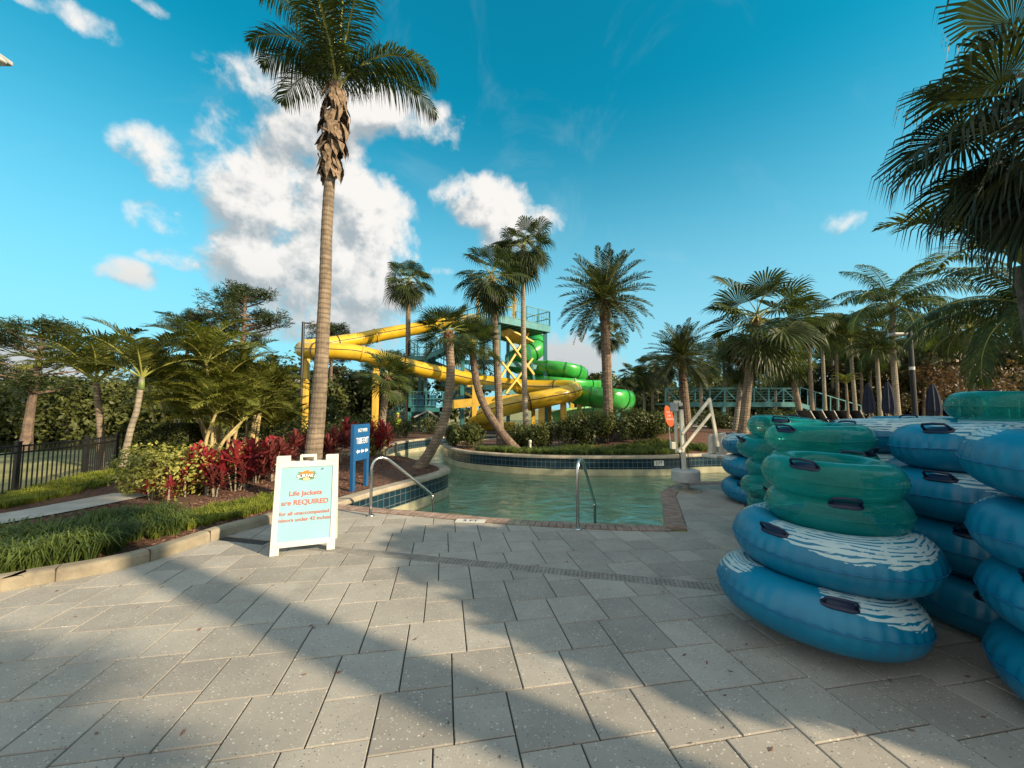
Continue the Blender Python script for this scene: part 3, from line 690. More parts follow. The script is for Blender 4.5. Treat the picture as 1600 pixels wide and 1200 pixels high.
P_('areca', 'small_palm', 1324, 19, 1322, 600, 26, .06, 'little bright green palm below the pale slim palms', z=.66, seed=13)
# dark palms at the right edge
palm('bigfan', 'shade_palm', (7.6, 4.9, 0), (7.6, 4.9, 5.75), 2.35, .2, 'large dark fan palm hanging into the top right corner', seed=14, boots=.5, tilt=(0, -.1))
palm('areca', 'shade_palm', (8.9, 6.3, 0), (8.6, 6.3, 4.0), 2.5, .16, 'dark feathery palm with drooping fronds at the right edge', seed=15, bark=BARKD, rot=.6)
palm('coconut', 'shade_palm', (12.4, 8.6, 0), (12.0, 8.6, 3.9), 2.5, .16, 'dark low palm behind the tallest tube stack', seed=12, bark=BARKD, rot=1.6)
# left palms
P_('areca', 'feather_palm', 163, 10.6, 150, 598, 125, .085, 'feathery palm with grey ringed trunk behind the black fence', mid=[(158, 680)], seed=16, group='feathery palms by the fence', bark=BARK, shaft=.35)
P_('areca', 'feather_palm', 197, 9.6, 222, 590, 118, .07, 'feathery palm with pale curving trunk at the end of the fence', mid=[(204, 672), (214, 640)], seed=13, rot=1.2, group='feathery palms by the fence', bark=BARKP, shaft=.3)
# areca clumps: several canes each with a crown
def clump(c, canes, label, Rr, seed, hgt):
    t = thing('areca_clump', c, label, 'palm clump', 'clumps of cane palms'); r = random.Random(seed); cm, sm_ = crown_mesh('areca', 13 if seed % 2 else 16)
    for i in range(canes):
        a = r.uniform(0, 6.28); o = V((cos(a), sin(a), 0))*r.uniform(.05, .35); e = o*2.6+V((r.uniform(-.2, .2), 0, hgt*r.uniform(.42, 1.08)))
        mb = MB(); trunk(mb, [o, o*1.5+V((0, 0, e.z*.5)), e], .045, .032, ring=.16, flare=1.2, n=8); mb.build('cane', M('cane', (.42, .34, .16), .6, .25, 5), t)
        cr = bpy.data.objects.new('crown', cm); link(cr, t); cr.location = e; s = Rr*r.uniform(.38, .55); cr.scale = (s, s, s); cr.rotation_euler = (r.uniform(-.2, .2), r.uniform(-.2, .2), r.uniform(0, 6))
        link(bpy.data.objects.new('frond_stalk', sm_), cr)
    return t
clump(pz(320, 10.5), 4, 'cane palm clump with pale leaning stems before the clipped hedge', 1.6, 1, 1.9)
clump(pz(350, 11.6), 7, 'dense clump of golden cane palms behind the red plants', 1.8, 2, 2.6)
clump(pz(395, 12.5), 5, 'cane palm clump left of the black lamp pole', 1.7, 3, 2.5)
clump(pz(428, 14), 5, 'low cane palm clump at the foot of the lamp pole', 1.35, 4, 1.7)
clump(pz(268, 13.5), 5, 'cane palms standing above the clipped dark hedge', 1.7, 5, 2.3)

# pines
def pine(px, Y, top_py, halfw, base_py, label, seed, trunkr=.28, lean=0, flat=True):
    b = pz(px, Y, 0); t = thing('pine_tree', b, label, 'pine tree', 'pines beyond the fence'); r = random.Random(seed)
    H = at(px, top_py, Y).z; hb = at(px, base_py, Y).z; Wd = halfw/600*Y; tb = MB(); nb = MB(); br = MB()
    trunk(tb, [V((0, 0, -.2)), V((lean*.4, 0, H*.5)), V((lean, 0, H*.93))], trunkr, trunkr*.3, ring=.8, n=10)
    n = 46
    for i in range(n):
        s = r.random(); z0 = hb-(H-hb)*.12+(H-hb)*.95*s; a = r.uniform(0, 6.28); env = (1-s**2.2)**.55 if flat else (1-s)**.7+.1
        if s < .15: env *= .7
        Lb = Wd*env*r.uniform(.45, 1.05); h = V((cos(a), sin(a), 0)); o = V((lean*z0/H, 0, z0*.97)); p1 = o+h*Lb*.5+V((0, 0, Lb*.12)); p2 = o+h*Lb+V((0, 0, Lb*r.uniform(.15, .42)))
        P = crom([o, p1, p2], 4); br.tube(P, [trunkr*.26*(1-.8*j/(len(P)-1)) for j in range(len(P))], 5, caps=False)
        for k in range(9):
            f = r.uniform(.45, 1.05); c = o.lerp(p2, min(f, 1))+V((r.uniform(-.5, .5), r.uniform(-.5, .5), r.uniform(-.1, .45)))*Wd*.16; q_ = o.lerp(p2, f*.9)
            br.tube([q_, c], [trunkr*.06, trunkr*.03], 3, caps=False)
            for w in range(22):
                d = rv(r); d.z = abs(d.z)*.8-.15; p = c+rv(r)*Wd*.075*V((1, 1, .6)).length/1.5; leaflet(nb, p, d.normalized(), Wd*.085, Wd*.012, rv(r), .1)
    tb.build('trunk', PINEB, t); br.build('branches', PINEB, t); nb.build('crown', PINE, t)
pine(46, 17.5, 486, 92, 600, 'tall round-topped pine standing left of the feathery palms', 31, .19, lean=.5)
pine(376, 34, 436, 84, 530, 'high flat-crowned pine above the cane palms', 32, .34)
pine(282, 36, 474, 46, 532, 'smaller flat-topped pine with leaning crown left of the high pine', 33, .25, lean=.8)
pine(252, 30, 560, 40, 600, 'thin pine trunk showing above the clipped hedge', 34, .2)
pine(516, 40, 500, 60, 560, 'pine tops rising behind the yellow slide bend', 35, .25)
pine(616, 42, 548, 60, 590, 'dark pine behind the middle yellow post', 36, .25)

# woods: one mass each
def woods(name, x0, x1, Y0, Y1, ptop, n, lab, seed, mat=BROAD, size=.42, var=34):
    r = random.Random(seed); mb = MB(); tb = MB()
    for i in range(n):
        px = r.uniform(x0, x1); Y = r.uniform(Y0, Y1); H = at(px, ptop+r.uniform(-var, var)*.7, Y).z; x = (px-800)/600*Y; rad = r.uniform(1.2, 2.6)
        tb.tube([(x, Y, 0), (x+r.uniform(-.6, .6), Y, H*.75)], [.14, .06], 5, caps=False)
        for k in range(7):
            zc = H*r.uniform(.12, .95) if k else H-rad*.6; leaves(mb, (x+r.uniform(-1.6, 1.6), Y+r.uniform(-1, 1), max(zc, .6)), rad*r.uniform(.45, .9), 150, size*max(.55, Y/34), r, .8, .5)
    o = mb.build(name, mat); tag(o, lab, 'trees', kind='stuff'); o2 = tb.build('woodland_stems', BARKP, o)
woods('woodland', -90, 300, 19.5, 26, 606, 56, 'low sunlit green wood beyond the pond on the left', 41, var=22)
woods('woodland', 290, 500, 27, 34, 588, 34, 'dark wood behind the cane palms', 42, var=24)
woods('woodland', 470, 740, 36, 48, 590, 30, 'wood behind the yellow slide', 43, mat=leafM('wood_mid', (0.031, 0.046, 0.012), col2=(0.056, 0.068, 0.019)), var=22)
woods('woodland', 900, 1290, 40, 52, 598, 40, 'distant wood behind the truss bridge', 44, var=22)
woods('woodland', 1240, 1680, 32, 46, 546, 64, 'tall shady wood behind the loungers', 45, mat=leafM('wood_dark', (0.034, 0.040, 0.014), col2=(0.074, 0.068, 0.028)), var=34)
r = random.Random(5)
mb = MB()                                    # russet bare thicket at right
for i in range(26):
    px = r.uniform(1450, 1560); Y = r.uniform(26, 29); p = at(px, r.uniform(572, 635), Y); leaves(mb, p, r.uniform(.9, 1.5), 120, .26, r)
tag(mb.build('thicket', leafM('russet_leaf', (0.099, 0.056, 0.031), col2=(0.149, 0.093, 0.050))), 'russet brown thicket beside the bent coconut palm', 'thicket', kind='stuff')

# ---------------------------------------------------------------- beds: shrubs, ti plants, grasses
shrub('variegated_shrub', G(238, 782)+V((-.1, .55, 0)), 1.15, .8, .78, 5200, .085, VARI, 'rounded yellow-green variegated shrub between fence and red plants', seed=1, lumps=13)
shrub('variegated_shrub', G(300, 768)+V((.1, .9, 0)), .8, .5, .72, 2200, .085, VARI, 'variegated shrub rising behind the red ti plants', seed=2)
# clipped hedge: box of leaves
def hedge(name, p0, p1, d, h, n, label, mat=HEDGE, size=.07, seed=1, rough=.05):
    p0, p1 = V(p0), V(p1); r = random.Random(seed); t = thing(name, p0, label, 'hedge'); e = p1-p0; u = e.normalized(); v = V((-u.y, u.x, 0)); L = e.length; mb = MB()
    for _ in range(n):
        a, b, c = r.random()*L, r.random()*d, r.random()*h; f = r.randrange(6)
        if f < 3: c = h
        if f == 3: b = 0
        if f == 4: b = 0
        if f == 5: a = L if r.random() < .5 else 0
        if f == 3 and r.random() < .3: b = d
        p = u*a+v*b+V((0, 0, c))+rv(r)*rough; nr = rv(r); A = nr.cross(rv(r)).normalized(); B = nr.cross(A); s = size*r.uniform(.6, 1.3); i = len(mb.v)
        mb.v += [tuple(p-A*s*.5), tuple(p+B*s*.3), tuple(p+A*s*.5), tuple(p-B*s*.3)]; mb.f.append((i, i+1, i+2, i+3))
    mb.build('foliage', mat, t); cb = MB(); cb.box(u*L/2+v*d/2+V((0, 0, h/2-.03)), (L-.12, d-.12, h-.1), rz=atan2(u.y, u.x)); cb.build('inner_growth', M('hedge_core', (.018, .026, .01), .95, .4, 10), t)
hedge('clipped_hedge', pz(188, 10.6, 0), pz(292, 10.9, 0), 1.2, 1.12, 9000, 'clipped dark green hedge at the right end of the fence', seed=3)
# ti plants
def ti(c, h, heads, label, seed, mat=None):
    r = random.Random(seed); t = thing('ti_plant', c, label, 'red plant', 'red ti plants in the beds'); mb = MB(); st = MB()
    for k in range(heads):
        a = r.uniform(0, 6.28); e = V((cos(a), sin(a), 0))*r.uniform(.02, .3)*h*1.1+V((0, 0, h*r.uniform(.4, .85))); st.tube([V((e.x*.3, e.y*.3, 0)), e*.6, e], [.014, .012, .010], 5, caps=False)
        for j in range(20):
            az = j*2.4+r.uniform(-.3, .3); el = R_(85-70*j/20+r.uniform(-8, 8)); L = h*r.uniform(.36, .54); d = V((cos(az)*cos(el), sin(az)*cos(el), sin(el))); s = V((-sin(az), cos(az), 0)); w = L*.16
            o = e-V((0, 0, .012*j*h)); p1 = o+d*L*.35; p2 = o+d*L*.72-V((0, 0, L*.06)); p3 = o+d*L-V((0, 0, L*.26)); up = s.cross(d)*-.2*w; b = len(mb.v)
            mb.v += [tuple(x) for x in (o-s*w*.3, o+s*w*.3, p1+s*w*.5+up, p1-s*w*.5+up, p2+s*w*.45, p2-s*w*.45, p3, p1-up, p2-up)]; mb.f += [(b, b+1, b+7), (b+1, b+2, b+7), (b, b+7, b+3), (b+7, b+2, b+4, b+8), (b+3, b+7, b+8, b+5), (b+8, b+4, b+6), (b+5, b+8, b+6)]
    mb.build('leaves', mat or RED, t); st.build('stem', BARKP, t)
TI = [(236, 783, .46, 1, 'reddest low ti plant at the left end of the red row', RED), (252, 776, .62, 1, 'tall dull ti plant above the left end of the red row', REDD), (262, 788, .42, 1, 'short ti plant second from the left, front of the row', RED),
 (290, 778, .5, 1, 'ti plant in front of the variegated shrub, before the crimson one', RED), (305, 772, .85, 4, 'broad crimson ti plant, brightest of the row', RED), (322, 776, .8, 3, 'crimson ti plant just right of the brightest one', RED),
 (335, 778, .55, 3, 'low coppery ti plant in the middle of the row', REDD), (368, 770, .92, 4, 'tallest scarlet ti plant with bare pale stems', RED), (385, 768, .6, 3, 'dark low ti plant right of the tallest scarlet one', REDD),
 (400, 762, .7, 4, 'dark maroon ti plant left of the notice board', REDD), (412, 755, .95, 4, 'ti plant with bright top at the left edge of the notice board', RED), (425, 760, .8, 4, 'maroon ti plant half hidden by the notice board', REDD),
 (445, 748, .9, 4, 'dark ti plant behind the notice board', REDD), (466, 730, .85, 3, 'ti plant at the left foot of the tall coconut palm', REDD), (512, 735, .9, 4, 'bushy maroon ti plant right of the tall coconut trunk', REDD),
 (528, 730, .95, 4, 'maroon ti plant touching the blue sign', REDD), (538, 722, 1.1, 3, 'magenta ti plant left above the blue sign', RED), (592, 718, 1.05, 4, 'magenta ti plant right of the blue sign', RED), (604, 712, 1.0, 3, 'maroon ti plant at the cove behind the blue sign', REDD)]
for i, (px, py, h, n, lb, m) in enumerate(TI):
    g = G(px, py); g.z = gz(g.x, g.y); ti(g, h*.98, n+1, lb, 60+i, m)
r = random.Random(8)
for i, (px, py, rx, h, m, lb) in enumerate((
        (580, 716, .45, .85, VARI, 'yellow variegated bush between the blue sign and the river'), (505, 708, .8, 1.0, HEDGE, 'green bush between coconut trunk and blue sign'), (455, 705, 1.1, 1.1, HEDGE, 'dark bush left of the yellow post foot'),
        (410, 712, .9, .9, HEDGE, 'dark bush behind the maroon ti plants'), (345, 715, .8, .8, HEDGE, 'dark green bush under the golden cane palms'), (630, 684, 1.0, 1.1, HEDGE, 'bush on the far bank beside the workers'),
        (672, 678, 1.0, 1.2, HEDGE, 'bush on the far bank under the stair landing'), (605, 680, 1.1, 1.3, HEDGE, 'bush around the foot of the short fan palm'), (550, 690, 1.2, 1.3, HEDGE, 'bush behind the blue sign'))):
    g = G(px, py); shrub('garden_shrub', g, rx, rx*.8, h, 1900, .10, m, lb, group='green shrubs in the beds', seed=80+i)
# island hedge
for i, (px, Y, rx, h, lb) in enumerate(((733, 15.6, .75, 1.15, 'rounded bush at the left tip of the island'), (716, 16.8, .6, .9, 'smaller bush at the left tip of the island'), (812, 16.6, .8, .9, 'low bush right of the leaning palm foot'),
        (848, 15.8, .85, 1.2, 'first leafy bush of the island hedge from the left'), (882, 15.6, .9, 1.25, 'second leafy bush of the island hedge from the left'), (915, 15.4, .9, 1.2, 'leafy island bush left of the date palm'),
        (950, 15.2, .9, 1.2, 'leafy island bush right at the foot of the date palm'), (985, 15.2, .9, 1.25, 'leafy island bush right of the date palm'), (1018, 15.2, .85, 1.15, 'leafy island bush left of the orange board'),
        (1040, 16.2, .8, .9, 'rightmost leafy bush of the island hedge'))):
    g = pz(px, Y); shrub('island_shrub', g, rx, rx*.75, h, 2600, .115, leafM('island_leaf', (0.043, 0.065, 0.014), vs=20, col2=(0.124, 0.149, 0.043)), lb, group='bushes planted on the island', seed=100+i)
for i, (px, Y, rx, h, lb) in enumerate(((1128, 19, 1.0, .8, 'bush left of the broad fan palm foot'), (1195, 19.5, 1.2, .9, 'bush right of the broad fan palm foot'), (1235, 20.5, 1.2, .9, 'bush beneath the bridge end'), (1090, 22, 1.4, 1.1, 'dark bush beneath the bridge behind the lift'))):
    shrub('terrace_shrub', pz(px, Y, .55), rx, rx*.7, h, 1500, .13, HEDGE, lb, group='bushes on the far terrace', seed=120+i)
# grasses
def blades(name, spots, n, hgt, wid, spread, mat, label, seed, per=44, region=None):
    r = random.Random(seed); mb = MB()
    for (x, y, k) in spots:
        for _ in range(per):
            a = r.uniform(0, 6.28); h = V((cos(a), sin(a), 0)); o = V((x, y, gz(x, y)+.01))+h*r.uniform(0, .05); L = hgt*k*r.uniform(.6, 1.1); out = L*spread*r.uniform(.3, 1.1); w = V((-sin(a), cos(a), 0))*wid/2
            p1 = o+h*out*.25+V((0, 0, L*.5)); p2 = o+h*out*.7+V((0, 0, L*.74)); p3 = o+h*out*1.25+V((0, 0, L*r.uniform(.35, .7))); b = len(mb.v)
            mb.v += [tuple(v_) for v_ in (o-w*.7, o+w*.7, p1+w, p1-w, p2+w*.8, p2-w*.8, p3)]; mb.f += [(b, b+1, b+2, b+3), (b+3, b+2, b+4, b+5), (b+5, b+4, b+6)]
    return tag(mb.build(name, mat), label, 'grass', kind='stuff')
def curb_dist(x, y): return min((V((x, y))-V(p)).length for p in curb_line)
r = random.Random(9); sp = []; sp2 = []
for _ in range(5200):
    x = r.uniform(-8.5, -2.9); y = r.uniform(2.8, 7.4)
    if not inpoly(x, y, LEFTBED): continue
    d = curb_dist(x, y); px = 800+600*x/y
    onpath = x < -6.4 and 3.0 < y < 8 and abs(x-(-7.45 if y > 5.4 else -7.5-(5.4-y)*.95)) < .62
    if onpath: continue
    lim = .40+(.22 if px > 200 else 0)
    if d < lim: continue
    if px < 235+40*sin(y*5) and d < 1.6: sp.append((x, y, r.uniform(.85, 1.15)))
    elif px < 300 and d < 1.0 and r.random() < .7: sp.append((x, y, r.uniform(.7, 1)))
    elif 240 < px < 345 and d < .62 and r.random() < .35: sp.append((x, y, r.uniform(.65, .9)))
    elif px < 440 and d < 1.5: sp2.append((x, y, r.uniform(.8, 1.2)))
cen = [(r.uniform(-8.5, -3), r.uniform(2.8, 7)) for _ in range(420)]
sp = [p for p in sp if min((p[0]-c[0])**2+(p[1]-c[1])**2 for c in cen) < .10**2][:520]
for _ in range(700):
    x = r.uniform(-9.2, -7.8); y = r.uniform(5, 9)
    if abs(x+7.45) > .62 and x > -9.2+(y-6.5)*-.12: sp2.append((x, y, 1.1))
blades('liriope_grass', sp, 0, .36, .011, .9, LIRI, 'dark green strappy border grass arching over the mulch by the curb', 1, per=46)
blades('mondo_grass', sp2[:1700], 0, .15, .007, .6, MONDO, 'short lime green ground cover below the red plants and fence', 2, per=24)
sp3 = []
for _ in range(1400):
    x = r.uniform(-2.2, 8); y = r.uniform(13.2, 15.0)
    if inpoly(x, y, ISL) and not inpoly(x, y-.35, POOL) and y < 14.6-.2*sin(x*2): sp3.append((x, y, r.uniform(.7, 1.2)))
blades('border_grass', sp3[:700], 0, .26, .016, .7, LIRI, 'grass border along the rim of the island', 3, per=16)
# loose mulch chips
mb = MB(); r = random.Random(10)
for _ in range(15000):
    if r.random() < .62: x = r.uniform(-5.5, -1.7); y = r.uniform(6.4, 12.9)
    else: x = r.uniform(-6.8, -2.9); y = r.uniform(2.9, 6.6)
    if not inpoly(x, y, LEFTBED): continue
    if min((V((x, y))-V(p)).length for p in pen_w[::2]) < .2: continue
    p = V((x, y, gz(x, y)+.022)); a = rv(r); a.z *= .35; a.normalize(); b_ = a.cross(rv(r)).normalized(); b_.z *= .5; s = r.uniform(.015, .05); i = len(mb.v)
    mb.v += [tuple(p-a*s), tuple(p-b_*s*.35), tuple(p+a*s), tuple(p+b_*s*.35)]; mb.f.append((i, i+1, i+2, i+3))
tag(mb.build('bark_mulch', CHIP), 'loose brown bark chips on the planting beds', 'mulch', kind='stuff')

mb = MB(); r = random.Random(77)          # a few fallen bits on the paving
for _ in range(150):
    x = r.uniform(-4.2, 3.0); y = r.uniform(1.6, 6.0)
    if not inpoly(x, y, DECK): continue
    s_ = r.uniform(.004, .014); a = r.uniform(0, 6.28); d = V((cos(a), sin(a), r.uniform(-.1, .2)))*s_*1.6; e = V((-sin(a), cos(a), r.uniform(0, .3)))*s_*.6; p = V((x, y, .0035)); i = len(mb.v)
    mb.v += [tuple(p-d), tuple(p-e), tuple(p+d+V((0, 0, .003))), tuple(p+e)]; mb.f.append((i, i+1, i+2, i+3))
tag(mb.build('leaf_litter', CHIP), 'tiny dry leaf bits scattered over the paving', 'litter', kind='stuff')

# ---------------------------------------------------------------- fence
def fence():
    p = [V((-8.75, 5.5, 0)), V((G(22, 777).x, G(22, 777).y, 0)), V((G(132, 753).x, G(132, 753).y, 0)), pz(187, 9.9, 0)]; t = thing('metal_fence', p[1], 'black metal picket fence between the path and the lawn', 'fence')
    H = .97
    for i, q_ in enumerate(p):
        mb = MB(); mb.box(q_-p[1]+V((0, 0, H/2)), (.065, .065, H+.04)); mb.box(q_-p[1]+V((0, 0, H+.03)), (.078, .078, .02)); mb.build('post', BLACK, t)
    for a, b in zip(p, p[1:]):
        mb = MB(); a = a-p[1]; b = b-p[1]; n = max(3, int((b-a).length/.098))
        for z in (.1, H-.05, H-.17): mb.beam(a+V((0, 0, z)), b+V((0, 0, z)), .03, .03)
        for k in range(1, n): q_ = a.lerp(b, k/n); mb.beam(q_+V((0, 0, .04)), q_+V((0, 0, H-.03)), .017)
        mb.build('picket_panel', BLACK, t)
fence()

# ---------------------------------------------------------------- text
def text(body, size, mat, parent, M4, name='lettering', bold=0.0, sx=1.0, ext=.0012, sp=1.0):
    cu = bpy.data.curves.new(name, 'FONT'); cu.body = body; cu.size = size; cu.align_x = 'CENTER'; cu.align_y = 'CENTER'; cu.extrude = ext; cu.offset = bold; cu.space_character = sp
    o = bpy.data.objects.new('tmp', cu); C.objects.link(o); dg = bpy.context.evaluated_depsgraph_get(); me = bpy.data.meshes.new_from_object(o.evaluated_get(dg))
    bpy.data.objects.remove(o); me.name = name
    me.transform(M4 @ Matrix.Diagonal((sx, 1, 1, 1))); me.materials.clear(); me.materials.append(mat)
    ob = bpy.data.objects.new(name, me); return link(ob, parent)
INKW = M('white_ink', (.80, .80, .76), .5, .05, 5); INKD = M('dark_ink', (.02, .025, .04), .5, .1, 5); INKO = M('orange_ink', (.75, .22, .03), .5, .1, 5); INKG = M('green_ink', (.09, .25, .10), .5, .2, 5)
INKS = M('sand_ink', (.75, .58, .30), .5, .1, 5)

# ---------------------------------------------------------------- A-frame notice
def aframe():
    b0, b1 = G(421, 870), G(523, 858); e = b1-b0; Wd = e.length; ang = atan2(e.y, e.x); t = thing('notice_board', b0, 'white plastic folding notice board about life jackets on the paving', 'sign', rz=ang)
    H = 1.09; lean = .19
    for side in (0, 1):
        # local: x across, y depth (away), leaning towards the middle
        f = Matrix.Translation((0, 0 if side == 0 else 2*lean+.03, 0)) @ Matrix.Rotation(-math.atan(lean/H)*(1 if side == 0 else -1), 4, 'X')
        mb = MB(); T = .032
        def bx(x0, x1, z0, z1, th=T): mb.box(((x0+x1)/2, 0, (z0+z1)/2), (x1-x0, th, z1-z0))
        bx(0, .055, .0, H-.02); bx(Wd-.055, Wd, 0, H-.02); bx(.055, Wd-.055, .075, .135); bx(.055, Wd-.055, H-.15, H-.085)
        bx(0, .13, H-.085, H) if False else None
        bx(.055, .135, H-.085, H-.02); bx(Wd-.135, Wd-.055, H-.085, H-.02); bx(.055, .085, .0, .075, T*.98); bx(Wd-.085, Wd-.055, 0, .075, T*.98)
        bx(Wd/2-.085, Wd/2-.06, H-.085, H-.01); bx(Wd/2+.06, Wd/2+.085, H-.085, H-.01); bx(Wd/2-.06, Wd/2+.06, H-.04, H-.01)
        mb.v = [tuple(f @ V(p)) for p in mb.v]
        o = mb.build('frame', WHITE, t); bevel(o, .005, 2)
        pb = MB(); pb.box((Wd/2, 0, (.135+H-.15)/2), (Wd-.11, .012, H-.285)); pb.v = [tuple(f @ V(p)) for p in pb.v]
        pn = pb.build('poster', SIGNF, t)
        if side == 0:
            def T4(x, z, y=-.0085): return f @ Matrix.Translation((x, y, z)) @ Matrix.Rotation(pi/2, 4, 'X')
            cx = Wd/2-.005
            text('Life Jackets', .074, CORAL, pn, T4(cx, .645), bold=.0012, sx=1.02)
            text('are REQUIRED', .078, CORAL, pn, T4(cx, .545), bold=.0011, sx=.98)
            text('for all unaccompanied', .056, CORAL, pn, T4(cx, .43), bold=.0008, sx=1.02)
            text('minors under 42 inches', .056, CORAL, pn, T4(cx, .36), bold=.0008, sx=1.0)
            lg = MB()                                        # emblem: orange blossoms and leaves behind the name
            r = random.Random(3)
            def disc(mb_, x, z, rx, rz, y, n=18, a0=0, lob=0):
                b = len(mb_.v)
                for k in range(n):
                    a = 2*pi*k/n; rr = 1+lob*cos(5*a); mb_.v.append(tuple(f @ V((x+rx*rr*cos(a), y, z+rz*rr*sin(a)))))
                mb_.f.append(tuple(range(b, b+n)))
            a_ = MB(); disc(a_, cx, .835, .078, .05, -.0078, 24); a_.build('emblem_disc', INKD, pn)
            a_ = MB()
            for k, (dx, dz, s) in enumerate(((-.045, .032, .024), (0, .042, .03), (.045, .032, .024), (-.02, .03, .02), (.022, .03, .02), (0, -.035, .02))): disc(a_, cx+dx, .835+dz, s, s*.8, -.0082-.0001*k, 20, lob=.22)
            a_.build('emblem_flower', INKO, pn)
            a_ = MB()
            for k, (dx, dz) in enumerate(((-.08, .02), (.08, .02), (-.07, .04), (.07, .04), (-.06, -.03), (.06, -.03))): disc(a_, cx+dx, .835+dz, .02, .009, -.0080-.0001*k, 12)
            a_.build('emblem_leaf', INKG, pn)
            a_ = MB(); disc(a_, cx, .803, .04, .016, -.0090, 18); a_.build('emblem_base', INKS, pn)
            for i, ch in enumerate('SURFARI'):
                x = (i-3)*.0285; z = .835-.6*x*x*2+.004; rot = Matrix.Rotation(x*2.2, 4, 'Z')
                m4 = f @ Matrix.Translation((cx+x, -.0094, z)) @ Matrix.Rotation(pi/2, 4, 'X') @ Matrix.Rotation(-x*2.6, 4, 'Z')
                text(ch, .052, INKD, pn, m4, name='letter_outline', bold=.0048, ext=.0002)
                m4 = f @ Matrix.Translation((cx+x, -.0099, z)) @ Matrix.Rotation(pi/2, 4, 'X') @ Matrix.Rotation(-x*2.6, 4, 'Z')
                text(ch, .052, INKW, pn, m4, name='letter', bold=.0014, ext=.0003)
    mb = MB()
    for x in (.03, Wd-.03):
        mb.tube([(x, -.02, H-.1), (x, .0, H-.1)], .008, 8)
        for z in (.10, .98): mb.tube([(x, lean*z/H-.024, z), (x, lean*z/H-.015, z)], .006, 8)
    mb.build('bolts', GREYP, t)
aframe()

# ---------------------------------------------------------------- blue sign
def bluesign():
    b0 = G(549, 771); Y1 = b0.y+.5; b1 = V(((575.5-800)/600*Y1, Y1, 0)); e = b1-b0; Wd = e.length; t = thing('direction_sign', b0, 'blue tube exit sign with white arrows standing in the mulch', 'sign', rz=atan2(e.y, e.x))
    for x in (.02, Wd-.02):
        mb = MB(); mb.box((x, .0, .64), (.075, .075, 1.32)); bevel(mb.build('post', SIGNB, t), .006)
    mb = MB(); mb.box((Wd/2, -.03, .95), (Wd+.02, .035, .70)); pn = bevel(mb.build('panel', SIGNB, t), .004)
    T4 = lambda x, z: Matrix.Translation((x, -.050, z)) @ Matrix.Rotation(pi/2, 4, 'X')
    text('LAZY RIVER', .092, INKW, pn, T4(Wd/2, 1.18), bold=.001, sx=.68, ext=.002); text('TUBE EXIT', .165, INKW, pn, T4(Wd/2, .975), bold=.002, sx=.55, ext=.002)
    for k in range(3):
        a_ = MB(); cx = Wd/2+(k-1)*.145; z = .775; P = [(-.06, 0), (-.01, .045), (-.01, .02), (.055, .02), (.055, -.02), (-.01, -.02), (-.01, -.045)]
        a_.add([(cx+x, -.0505, z+w) for x, w in P], [tuple(range(7))[::-1]]); a_.add([(cx+.02, -.0515, z-.005), (cx+.05, -.0515, z-.005), (cx+.05, -.0515, z+.005), (cx+.02, -.0515, z+.005)], [(0, 1, 2, 3)]); a_.build('arrow', INKW, pn)
bluesign()

# ---------------------------------------------------------------- handrails
def rail(b, e, zt, label):
    b, e = V(b), V(e); t = thing('handrail', b, label, 'handrail', 'steel handrails at the pool steps'); d = e-b; d.z = 0; u = d.normalized(); L = d.length
    pts = [V((0, 0, .0)), V((0, 0, zt-.16)), u*.03+V((0, 0, zt-.06)), u*.10+V((0, 0, zt-.005)), u*.20+V((0, 0, zt-.01)), u*.34+V((0, 0, zt-.10)), u*(L-.10)+V((0, 0, .24)), u*(L-.02)+V((0, 0, .15)), u*L+V((0, 0, .04)), u*L+V((0, 0, -.9))]
    P = [pts[0]]+crom(pts[1:], 6); mb = MB(); mb.tube(P, .0225, 12); mb.build('rail', STEEL, t, smooth=True)
    mb = MB(); mb.lathe([(.055, 0), (.055, .008), (.045, .018), (.025, .022)], 18); mb.build('base_flange', STEEL, t, smooth=True)
rail(G(579, 806), (-1.33, 6.55, 0), .85, 'curved steel handrail at the left of the pool steps'); rail(G(903, 827), (1.29, 6.1, 0), .90, 'curved steel handrail at the right of the pool steps, by the brick corner')

